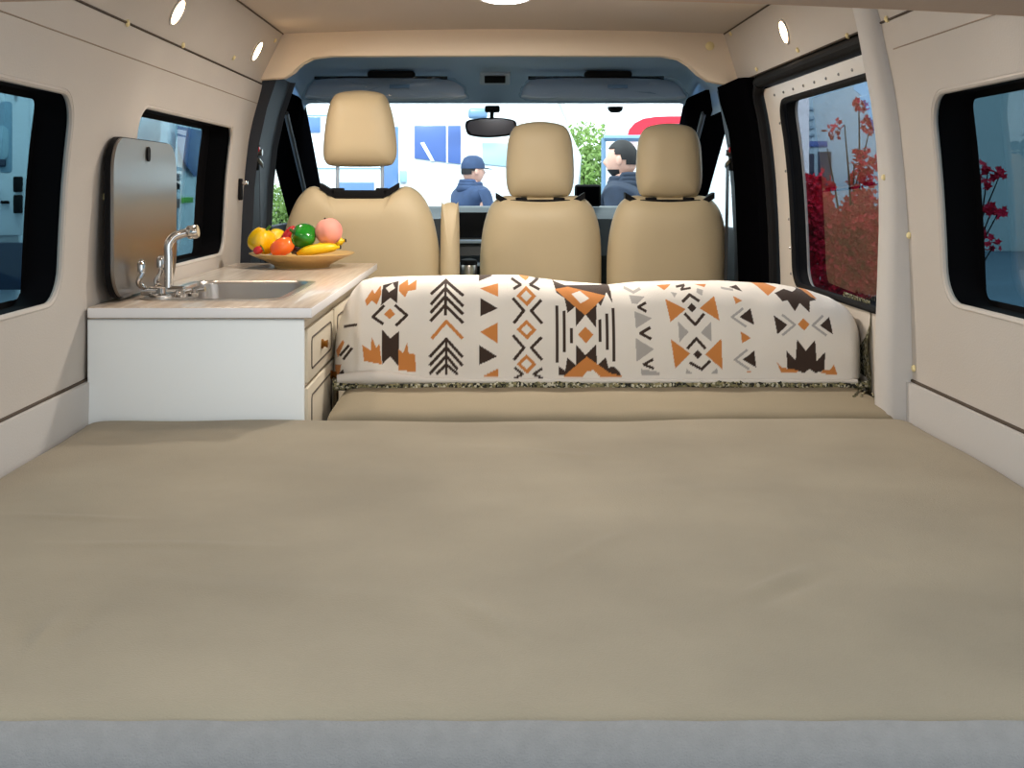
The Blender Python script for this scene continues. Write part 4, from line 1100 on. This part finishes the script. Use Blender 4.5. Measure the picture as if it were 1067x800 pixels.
flat('side_window', [(503,149),(532,149),(532,174),(503,171)], 'van_pale', cv, y0-.001)
wheel(cv, (-1.4, y0+.1, GROUND+.36)); wheel(cv, (.6, y0+.1, GROUND+.36))
# wing mirror of next vehicle
cw = empty('white_van', (.9, 15, GROUND), 'white van beyond the motorhome, half hidden by the middle headrest', 'van')
y0 = 14.5; k0 = F/y0
bm = bmesh.new(); prism(bm, [q2(486,330),(q2(486,100)[0], 1.0),(q2(500,90)[0], 1.15),(q2(585,90)[0], 1.15),(q2(592,150)[0], .5),(q2(596,210)[0], -.2),q2(598,330)], 'y', y0, y0+2, .08, 3); finish('van_body', bm, 'van_white', cw)
flat('side_window', [(503,149),(532,149),(532,174),(503,171)], 'van_glass', cw, y0-.001)
flat('window_rail', [(501,147),(534,147),(534,149.5),(501,149.5)], 'alu', cw, y0-.001, .05)
wheel(cw, (.2, y0+.1, GROUND+.36))
y0 = 11.7; k0 = F/y0
bm = bmesh.new(); a_, b_ = P(488,113,11.7), P(508,124,11.7); box(bm, a_.x, b_.x, 11.62, 11.72, b_.z, a_.z, .03, 3)
wmr = finish('wing_mirror', bm, 'alu', cv); bm = bmesh.new(); tube(bm, [(b_.x-.05, 11.7, a_.z-.03), (b_.x+.0, 12.05, a_.z-.25)], .02, 8); finish('mirror_arm', bm, 'rubber', wmr)


# display booth with red arc
bo_ = empty('exhibition_booth', (1.6, 10, GROUND), 'white exhibition booth with a red curved emblem beyond the outer passenger seat', 'booth')
y0 = 10.2; k0 = F/y0
bm = bmesh.new(); a_ = q2(662,0); prism(bm, [(q2(634,0)[0], GROUND), (q2(634,0)[0], 1.6), (q2(850,0)[0], 1.6), (q2(850,0)[0], GROUND)], 'y', 10.4, 10.5, .01)
finish('booth_wall', bm, 'sign_white', bo_)
# red arc: thick curve
arc = [(656,143),(658,134),(664,127),(673,122.5),(686,120.5),(700,120),(730,120),(730,128),(704,127.5),(688,128.5),(678,132),(672,138),(669,143)]
bm = bmesh.new(); prism(bm, [q2(*p) for p in arc], 'y', 10.35, 10.40); o = finish('red_emblem', bm, 'sign_red', bo_); o['label'] = 'red curved emblem stroke'
bm = bmesh.new(); prism(bm, [q2(657,151), q2(664,151), q2(662,157)], 'y', 10.35, 10.40); finish('red_emblem', bm, 'sign_red', bo_)
# aluminium frame nearer
fr = empty('metal_display_frame', (1.1, 8.5, GROUND), 'thin grey-blue metal frame standing behind the dark-haired person', 'frame')
def bar(a, b, w=.02, nm='frame_bar'):
    bm = bmesh.new(); tube(bm, [a, b], w, 8); finish(nm, bm, 'alu', fr)
y0 = 8.6; k0 = F/y0; A_ = P(629,144,8.6); B_ = P(714,144,8.6)
bar((A_.x, 8.6, GROUND), A_, .018, 'frame_post'); bar((B_.x, 8.6, GROUND), B_, .018, 'frame_post'); bar(A_, B_, .024)
D_ = P(629,222,8.6); bar(D_, (B_.x, 8.6, D_.z), .035)

# tree beyond
def leafy(bm, c, R3, n, s, rnd):
    for _ in range(n):
        d = Vector((rnd.gauss(0, 1), rnd.gauss(0, 1), rnd.gauss(0, 1))).normalized()*(rnd.random()**.4)
        p = Vector(c)+Vector((d.x*R3[0], d.y*R3[1], d.z*R3[2]))
        a = Vector((rnd.uniform(-1, 1), rnd.uniform(-1, 1), rnd.uniform(-1, 1))).normalized(); b = a.cross(Vector((rnd.uniform(-1, 1), rnd.uniform(-1, 1), rnd.uniform(-1, 1)))).normalized(); q_ = a.cross(b)
        k_ = s*rnd.uniform(.6, 1.3)
        vs = [bm.verts.new(p+b*k_), bm.verts.new(p+a*k_*.5+q_*k_*.2), bm.verts.new(p-b*k_), bm.verts.new(p-a*k_*.5+q_*k_*.2)]
        bm.faces.new(vs)
rnd = random.Random(3)
tr = empty('tree', (2.2, 20, GROUND), 'green leafy tree between the two passenger headrests', 'tree')
cen = P(612,172,20)
bm = bmesh.new(); leafy(bm, cen, (.85, .7, .75), 3200, .05, rnd); leafy(bm, cen+Vector((.1, 0, -.6)), (1.0, .8, .6), 2400, .05, rnd); finish('foliage', bm, 'leaf', tr, None)
bm = bmesh.new(); tube(bm, catmull([(cen.x, 20, GROUND), (cen.x+.05, 20, -.6), (cen.x-.02, 20, .2)], 4), .08, 8); tube(bm, [(cen.x, 20, -.5), (cen.x+.4, 20, .3)], .04, 6); finish('trunk', bm, 'bark', tr)
sh = empty('shrub', (-3.6, 18, GROUND), 'yellow-green shrub seen through the driver door window', 'shrub')
bm = bmesh.new(); leafy(bm, P(292,225,18), (.8, .6, .5), 2400, .045, rnd); finish('foliage', bm, 'leaf', sh, None)
bm = bmesh.new(); tube(bm, [(P(292,225,18).x, 18, GROUND), P(292,225,18)], .06, 8); finish('trunk', bm, 'bark', sh)

# camper van at the kitchen side
lv = empty('camper_van', (-4, 9.5, GROUND), 'white camper van with blue decal seen through the kitchen-side windows', 'camper van')
bm = bmesh.new()
prism(bm, [(-2.72, GROUND+.32), (-2.70, -.2), (-2.78, .9), (-2.95, 1.25), (-4.4, 1.25), (-4.6, .9), (-4.68, -.2), (-4.66, GROUND+.32)], 'y', 6.6, 11.6, .08, 3); finish('van_body', bm, 'van_white', lv, 40)
xs_ = -2.70
def sidep(name, pts, m, th=.012, x_=None):   # panel on the side of the van, points as (y, z)
    bm = bmesh.new(); prism(bm, pts, 'x', xs_, xs_+th, .003); return finish(name, bm, m, lv)
sidep('blue_decal', [(9.95,.53),(10.85,.53),(10.85,.10),(10.5,.10),(10.1,.24),(9.95,.36)], 'van_blue')
sidep('side_door', [(8.65,-1.0),(8.70,-1.0),(8.70,.55),(8.65,.55)], 'van_line')
sidep('door_gap', [(9.9,-1.0),(9.93,-1.0),(9.93,.55),(9.9,.55)], 'van_line')
sidep('side_window', [(8.1,.05),(8.6,.05),(8.6,.62),(8.1,.62)], 'van_glass_dark')
sidep('door_handle', [(9.80,-.18),(9.9,-.18),(9.9,-.10),(9.80,-.10)], 'rubber', .04)
sidep('hinge', [(9.80,-.02),(9.9,-.02),(9.9,.12),(9.80,.12)], 'rubber', .04)
sidep('green_sticker', [(10.1,-.14),(10.45,-.14),(10.45,-.09),(10.1,-.09)], 'tag_green')
sidep('sill_strip', [(6.8,-1.1),(11.5,-1.1),(11.5,-.62),(6.8,-.62)], 'van_glass_dark')
bm = bmesh.new(); 
kk = F/6.6
def rearp(name, a, b, m, th=.02, r_=.03):
    A = P(a[0], a[1], 6.6); B = P(b[0], b[1], 6.6); bm = bmesh.new(); prism(bm, rrect(A.x, B.x, B.z, A.z, r_, 4), 'y', 6.6-th, 6.6, .004); return finish(name, bm, m, lv)
rearp('rear_door', (-60, 92), (33, 245), 'van_white', .03, .03)
rearp('rear_door_gap', (2, 106), (15, 180), 'van_line', .034, .02); rearp('rear_window', (-40, 131), (12, 168), 'van_pale', .04, .05)
rearp('rear_window', (-40,166), (9,174), 'van_glass_dark', .045, .01)
rearp('hinge', (18, 184), (26, 200), 'rubber', .06, .008); rearp('hinge', (18, 203), (26, 222), 'rubber', .06, .008)
rearp('door_handle', (4, 209), (12, 212), 'rubber', .05, .004); rearp('bumper', (-60, 252), (44, 300), 'van_glass_dark', .12, .03)
rearp('door_catch', (17, 96), (21, 100), 'rubber', .05, .008)
wheel(lv, (-2.85, 7.6, GROUND+.36), axis='x'); wheel(lv, (-2.85, 11.2, GROUND+.36), axis='x')
# made-up white shape standing in for a bright reflection in window 2
wm = empty('reflection_stand_in', (-1.75, 5.4, .3), 'white shape standing in for a bright reflection above the sink cover', 'mirror')
c_ = P(152,131,5.2); bm = bmesh.new(); pad(bm, [(c_.x-.055, c_.z-.07), (c_.x-.05, c_.z+.04), (c_.x-.02, c_.z+.075), (c_.x+.03, c_.z+.075), (c_.x+.058, c_.z+.03), (c_.x+.055, c_.z-.065), (c_.x, c_.z-.075)], 5.18, 5.28, 6); finish('highlight_shell', bm, 'van_white', wm, 60)
bm = bmesh.new(); tube(bm, catmull([(c_.x, 5.24, c_.z-.06), (c_.x-.03, 5.6, c_.z-.3), (c_.x-.25, 6.0, -.6), (c_.x-.3, 6.2, GROUND)], 5), .02, 8); finish('mirror_arm', bm, 'rubber', wm)  # made-up arm that carries the reflection stand-in

# vehicles beyond the sliding door
rv = empty('white_coach', (6, 14, GROUND), 'pale vehicle with blue stripe seen through the sliding door window', 'coach')
bm = bmesh.new(); prism(bm, [(3.3, GROUND+.3), (3.3, 1.25), (3.45, 1.4), (4.55, 1.4), (4.65, 1.25), (4.65, GROUND+.3)], 'y', 12, 15, .08, 3); finish('coach_body', bm, 'van_pale', rv)
y0 = 12.0; k0 = F/y0
flat('blue_stripe', [(840,147),(862,147),(862,153),(840,153)], 'van_blue', rv, y0-.001)
flat('coach_window', [(836,160),(848,160),(848,190),(836,190)], 'van_glass_dark', rv, y0-.001); flat('dark_panel', [(852,158),(866,158),(866,232),(852,232)], 'van_glass_dark', rv, y0-.001)
for yy_ in (112, 122, 131, 139): flat('body_louvre', [(824,yy_),(848,yy_),(848,yy_+3),(824,yy_+3)], 'van_line', rv, y0-.001)
wheel(rv, (3.75, 12.15, GROUND+.36)); wheel(rv, (3.75, 14.85, GROUND+.36))

# blossom trees
def blossoms(name, base, tips, label, n, s, clumps):
    r = empty(name, base, label, 'blossom tree')
    bm = bmesh.new(); b0 = Vector(base); mid = b0+Vector((.02, .02, .75)); tube(bm, catmull([b0, b0+Vector((.03, 0, .35)), mid], 4), .028, 8); bt = .35 if 'sparse' in label else .6
    for t in tips:
        t = Vector(t); m1 = mid.lerp(t, .5)+Vector((rnd.uniform(-.04, .04), rnd.uniform(-.04, .04), .04)); tube(bm, catmull([mid, m1, t], 5), [(.014-.0010*i)*bt for i in range(11)], 6)
    finish('branches', bm, 'bark', r)
    bm = bmesh.new()
    for c, R3, m_ in clumps:
        for _ in range(m_):
            d = Vector((rnd.gauss(0, 1), rnd.gauss(0, 1), rnd.gauss(0, 1))).normalized()*(rnd.random()**.5); p = Vector(c)+Vector((d.x*R3[0], d.y*R3[1], d.z*R3[2]))
            nrm = Vector((rnd.uniform(-1, 1), rnd.uniform(-1.4, .2), rnd.uniform(-.5, 1))).normalized(); u = nrm.orthogonal().normalized(); v = nrm.cross(u); kk_ = s*rnd.uniform(.7, 1.25)
            cv_ = bm.verts.new(p-nrm*kk_*.3); ph = rnd.random()*6
            ring = [bm.verts.new(p+(u*math.cos(ph+PI*j/5)+v*math.sin(ph+PI*j/5))*kk_*(1 if j % 2 else .55)) for j in range(10)]
            for j in range(10): bm.faces.new((cv_, ring[j], ring[(j+1) % 10]))
    finish('blossom', bm, 'blossom', r, None)
T = [P(1030,175,3.0), P(1042,182,3.05), P(1035,215,3.0), P(1040,222,3.0), P(1025,250,2.95), P(1034,258,3.0)]
blossoms('blossom_tree', (1.15, 3.2, GROUND), T, 'sparse red blossom branches outside the rear window opposite the kitchen', 0, .0125,
   [(P(1023,180,3.0), (.03,.03,.03), 20), (P(1040,181,3.02), (.018,.02,.018), 10), (P(1020,194,3.0), (.03,.03,.012), 8), (P(1028,218,3.0), (.03,.03,.018), 14), (P(1041,222,3.0), (.022,.02,.014), 9), (P(1016,209,3.0), (.012,.02,.012), 5), (P(1022,244,3.0), (.03,.03,.02), 12), (P(1035,257,3.0), (.02,.02,.02), 9), (P(1015,236,3.0), (.012,.02,.012), 4)])
yy_ = 5.0
T = [P(862,155,yy_), P(895,108,yy_), P(880,130,yy_), P(905,140,yy_), P(845,195,yy_), P(890,170,yy_), P(835,215,yy_)]
blossoms('blossom_tree', (1.55, 5.1, GROUND), T, 'dense red blossom tree outside the sliding door window', 0, .0155,
   [(P(846,235,yy_), (.12,.15,.16), 1900), (P(838,215,yy_), (.07,.12,.14), 800), (P(880,275,yy_), (.18,.15,.18), 2400), (P(900,240,yy_), (.12,.15,.18), 1500), (P(900,180,yy_), (.07,.1,.12), 140), (P(896,110,yy_), (.035,.05,.04), 24), (P(868,135,yy_), (.05,.05,.05), 20), (P(908,130,yy_), (.04,.05,.05), 30), (P(855,195,yy_), (.06,.08,.08), 90)])
yy_ = 4.6
# upholstered seat outside, reddish brown among the blossoms
# ------------------------------------------------------------------ people
def person(name, label, x, y, top, face, jacket, hat, arms, hairm='hair', beard=False):
    """face = yaw in degrees, 0 looks along +y (away), 90 looks to -x, -90 to +x"""
    e = empty(name, (x, y, GROUND), label, 'person')
    H = top-GROUND; u = H/7.6; R = Matrix.Rotation(math.radians(face), 3, 'Z')
    g = lambda a, b, c: Vector((x, y, GROUND))+R @ Vector((a, b, c))
    def skin(nm, verts, edges, radii, m, sub=2):
        me = bpy.data.meshes.new(nm); me.from_pydata([g(*v) for v in verts], edges, []); o = bpy.data.objects.new(nm, me); C.objects.link(o)
        md = o.modifiers.new('s', 'SKIN'); 
        for i, r_ in enumerate(radii):
            rr = r_ if isinstance(r_, tuple) else (r_, r_); me.skin_vertices[0].data[i].radius = rr
        me.skin_vertices[0].data[0].use_root = True
        md.use_smooth_shade = True; o.modifiers.new('u', 'SUBSURF').levels = sub; o.modifiers['u'].render_levels = sub
        dg = bpy.context.evaluated_depsgraph_get(); dg.update(); nm_ = bpy.data.meshes.new_from_object(o.evaluated_get(dg)); nm_.name = nm
        bpy.data.objects.remove(o); nm_.materials.clear(); nm_.materials.append(M[m])
        nm_.polygons.foreach_set('use_smooth', [True]*len(nm_.polygons))
        o = bpy.data.objects.new(nm, nm_); C.objects.link(o); o.parent = e; o.matrix_parent_inverse = e.matrix_basis.inverted(); return o
    hz = H-u*1.0   # chin height
    hip, chest, sh_ = H*.52, H*.70, H*.815
    V = [(0,0,hip),(0,0,H*.62),(0,.0,chest),(0,0,sh_),(0,.01,hz-.01),(0,.02,hz+.05)]
    Ed = [(0,1),(1,2),(2,3),(3,4),(4,5)]; Rd = [(.15,.11),(.14,.10),(.16,.11),(.10,.09),(.052,.055),(.055,.06)]
    for s in (-1, 1):
        b_ = len(V); V += [(s*.09,0,hip-.05),(s*.10,.02,H*.28),(s*.10,-.02,.09),(s*.10,.12,.04)]; Ed += [(0,b_),(b_,b_+1),(b_+1,b_+2),(b_+2,b_+3)]; Rd += [.085,.06,.04,.035]
    for s, (el, wr_) in zip((-1, 1), arms):
        b_ = len(V); V += [(s*.19,0,sh_-.02), el, wr_]; Ed += [(3,b_),(b_,b_+1),(b_+1,b_+2)]; Rd += [.055,.042,.03]
        # palm and five fingers
        el_, w_ = Vector(el), Vector(wr_); d = (w_-el_).normalized(); sd = d.orthogonal().normalized()
        p_ = w_+d*.05; V.append(tuple(p_)); Ed.append((b_+2, b_+3)); Rd.append((.03,.018))
        for f_i, (off, ln_) in enumerate(((-.028,.06),(-.010,.075),(.010,.07),(.028,.055))):
            c0 = len(V); V += [tuple(p_+sd*off+d*.03), tuple(p_+sd*off+d*(.03+ln_*.5)), tuple(p_+sd*off*.9+d*(.03+ln_*.85)+d.cross(sd)*.02)]; Ed += [(b_+3, c0),(c0, c0+1),(c0+1, c0+2)]; Rd += [.010,.009,.008]
        c0 = len(V); V += [tuple(w_+d*.03+sd*.035), tuple(w_+d*.065+sd*.055)]; Ed += [(b_+2, c0),(c0, c0+1)]; Rd += [.012,.010]
    body = skin('body', V, Ed, Rd, 'skin')
    # head sculpted: joined into the body mesh
    bm = bmesh.new(); bm.from_mesh(body.data)
    hm = bmesh.new(); bmesh.ops.create_uvsphere(hm, u_segments=40, v_segments=28, radius=1)
    for v in hm.verts:
        a, b, c = v.co
        w = .078*(1-.22*max(0, -c)); dpt = .098
        yy = b*dpt; zz = c*.118
        if c < 0 and b > 0: yy += .012*(-c)
        nose = math.exp(-((a/.16)**2+((c+.12)/.20)**2))*(b > .5)
        brow = math.exp(-((abs(a)-.35)**2/.06+((c-.12)/.10)**2))*(b > .3)
        eye = math.exp(-((abs(a)-.38)**2/.02+((c-.0)/.09)**2))*(b > .3)
        lips = math.exp(-((a/.28)**2+((c+.47)/.07)**2))*(b > .3)
        yy += .026*nose+.005*brow-.007*eye+.006*lips
        v.co = Vector((a*w, yy, zz))
    for s in (-1, 1):
        bmesh.ops.create_uvsphere(hm, u_segments=10, v_segments=8, radius=1, matrix=Matrix.Translation((s*.078, -.005, -.005)) @ Matrix.Diagonal((.012, .02, .032, 1)))
    off = Vector((0, .02, H-.125))
    for v in hm.verts: v.co = g(*(v.co+off))
    tm = bpy.data.meshes.new('t'); hm.to_mesh(tm); hm.free(); bm.from_mesh(tm); bm.to_mesh(body.data); bm.free()
    body.data.polygons.foreach_set('use_smooth', [True]*len(body.data.polygons))
    # jacket
    Vj = [(0,0,hip-.08),(0,0,H*.62),(0,0,chest),(0,0,sh_+.0),(0,0,hz-.02)]; Ej = [(0,1),(1,2),(2,3),(3,4)]; Rj = [(.21,.165),(.205,.16),(.215,.165),(.16,.13),(.085,.085)]
    for s, (el, wr_) in zip((-1, 1), arms):
        b_ = len(Vj); w2 = Vector(el).lerp(Vector(wr_), .93); Vj += [(s*.20,0,sh_-.02), el, tuple(w2)]; Ej += [(3,b_),(b_,b_+1),(b_+1,b_+2)]; Rj += [.085,.072,.055]
    skin('jacket', Vj, Ej, Rj, jacket)
    bm = bmesh.new()
    for (ra, rb, hh, th_) in ((.105, .09, .025, .038), (.092, .084, .060, .030), (.088, .082, .088, .022)):
        tube(bm, [g(ra*math.cos(t), rb*math.sin(t)+.0, sh_+hh+(.012 if math.sin(t) < 0 else -.012)) for t in np.linspace(0, 2*PI, 28, endpoint=False)], th_, 10, closed=True)
    finish('collar', bm, jacket, e, 80)
    Vt = [(0,0,hip)]; Et = []; Rt = [(.155,.12)]
    for s in (-1, 1):
        b_ = len(Vt); Vt += [(s*.095,0,hip-.08),(s*.10,.02,H*.28),(s*.10,-.02,.10)]; Et += [(0,b_),(b_,b_+1),(b_+1,b_+2)]; Rt += [.10,.075,.062]
    skin('trousers', Vt, Et, Rt, 'trousers')
    for s in (-1, 1):
        bm = bmesh.new(); a_ = g(s*.10, .05, .045); lathe(bm, [(0,-.045),(.05,-.045),(.052,-.02),(.045,.03),(0,.045)], a_, 16, R @ Matrix.Diagonal((1, 2.4, 1))); finish('shoe', bm, 'rubber', e)
    # hair shell
    hm = bmesh.new(); bmesh.ops.create_uvsphere(hm, u_segments=96, v_segments=90, radius=1)
    dl = [v for v in hm.verts if (v.co.y > .3 and v.co.z < .55) or (v.co.y > -.12 and v.co.z < .22) or v.co.z < -.30 or (v.co.y > -.4 and v.co.z < -.05)]
    bmesh.ops.delete(hm, geom=dl, context='VERTS')
    for v in hm.verts:
        v.co = g(*(Vector((v.co.x*.084, v.co.y*.106-.002, v.co.z*.126+.003))+off))
    bmesh.ops.solidify(hm, geom=hm.faces[:], thickness=.006); finish('hair', hm, hairm, e, 80)
    if beard:
        hm = bmesh.new(); bmesh.ops.create_uvsphere(hm, u_segments=24, v_segments=18, radius=1)
        bmesh.ops.delete(hm, geom=[v for v in hm.verts if v.co.z > -.35 or v.co.y < -.1], context='VERTS')
        for v in hm.verts: v.co = g(*(Vector((v.co.x*.07, v.co.y*.112, v.co.z*.122))+off))
        finish('beard', hm, 'hair', e, 80)
    if hat:
        hm = bmesh.new(); rot = R
        lathe(hm, [(0,.145),(.04,.142),(.075,.12),(.096,.07),(.100,.03),(.094,.028)], g(0, .02, H-.135), 32, R @ Matrix.Diagonal((.92, 1.1, 1)))
        prism_pts = []
        b1 = [hm.verts.new(g(.075*math.cos(t), .02+.10+.085*math.sin(t), H-.10-.012*math.sin(t))) for t in np.linspace(0, PI, 12)]
        hm.faces.new(b1); bmesh.ops.solidify(hm, geom=[f for f in hm.faces if len(f.verts) == 12], thickness=.006)
        finish('cap', hm, jacket, e, 60)
    return e
p1 = P(487,163,10.0)
person('person', 'person in dark blue cap and blue hooded jacket, arms folded, beyond the windscreen', p1.x+.03, 10.0, p1.z, -62, 'jacket', True,
       [((-.27,.06,1.12),(-.05,.26,1.14)), ((.27,.08,1.10),(.06,.27,1.20))])
p2 = P(651,146,7.3)
person('person', 'dark-haired person in navy padded jacket, seen in profile beside the metal frame', p2.x+.0, 7.3, p2.z, 68, 'jacket_dark', False,
       [((-.28,-.03,1.10),(-.20,.16,.98)), ((.28,-.03,1.10),(.20,.16,.98))], beard=True)

# unseen fill lamps on poles, added to brighten the vehicles outside
hl_n = 0
for (x, y, z, tx, ty, label) in ((-1.5, 7.2, 4.6, -1.0, 13, 'unseen pole lamp added to light the motorhome'), (3.6, 6.6, 4.6, 3.4, 13, 'unseen pole lamp added to light the booth and coach'), (-2.6, 4.6, 4.6, -3.6, 7.5, 'unseen pole lamp added to light the camper van')):
    e = empty('fill_lamp', (x, y, GROUND), label, 'lamp')
    L = bpy.data.lights.new('fill_glow', 'AREA'); L.shape = 'RECTANGLE'; L.size = 1.6; L.size_y = .8; L.energy = FILL_W; L.color = (.90, .97, 1)
    lo = bpy.data.objects.new('fill_glow', L); C.objects.link(lo); dv = Vector((tx-x, ty-y, -z)).normalized(); lo.location = Vector((x, y, z))+dv*.05; lo.rotation_euler = dv.to_track_quat('-Z', 'Y').to_euler()
    bm = bmesh.new(); box(bm, -.85, .85, -.45, .45, 0, .08, .02); Rq = dv.to_track_quat('-Z', 'Y').to_matrix()
    for v in bm.verts: v.co = Vector((x, y, z))+Rq @ v.co
    finish('fill_lamp_housing', bm, 'alu', e)
    bm = bmesh.new(); tube(bm, [(x, y, GROUND), (x, y, z-.05)], .05, 10); finish('mast', bm, 'alu', e)
# ------------------------------------------------------------------ world, camera
w = bpy.data.worlds.new('world'); bpy.context.scene.world = w; w.use_nodes = True; nt = w.node_tree
bg = nt.nodes['Background']; tc = nt.nodes.new('ShaderNodeTexCoord'); sp = nt.nodes.new('ShaderNodeSeparateXYZ'); rp = nt.nodes.new('ShaderNodeValToRGB'); mr_ = nt.nodes.new('ShaderNodeMapRange')
nt.links.new(tc.outputs['Generated'], sp.inputs[0]); nt.links.new(sp.outputs['Y'], mr_.inputs['Value']); mr_.inputs['From Min'].default_value = -1; mr_.inputs['From Max'].default_value = 1
nt.links.new(mr_.outputs['Result'], rp.inputs['Fac']); nt.links.new(rp.outputs['Color'], bg.inputs['Color'])
rp.color_ramp.elements[0].position = .1; rp.color_ramp.elements[0].color = (.60, .65, .68, 1)
rp.color_ramp.elements[1].position = .75; rp.color_ramp.elements[1].color = (.90, .98, 1, 1)
bg.inputs['Strength'].default_value = 2.0
cam = bpy.data.cameras.new('camera'); co = bpy.data.objects.new('camera', cam); C.objects.link(co)
cam.sensor_width = 36; cam.lens = F/1067*36; co.location = (0, 0, 0); co.rotation_euler = (PI/2, 0, 0)
cam.shift_x = (533.5-510)/1067; cam.shift_y = -(400-195)/1067; cam.clip_start = .02
sc = bpy.context.scene; sc.camera = co
sc.view_settings.view_transform = 'Standard'; sc.view_settings.look = 'None'; sc.view_settings.exposure = .22; sc.view_settings.gamma = 1; sc.view_settings.use_curve_mapping = False
sc.cycles.max_bounces = 8; sc.cycles.transparent_max_bounces = 16
sc.cycles.sample_clamp_indirect = 6
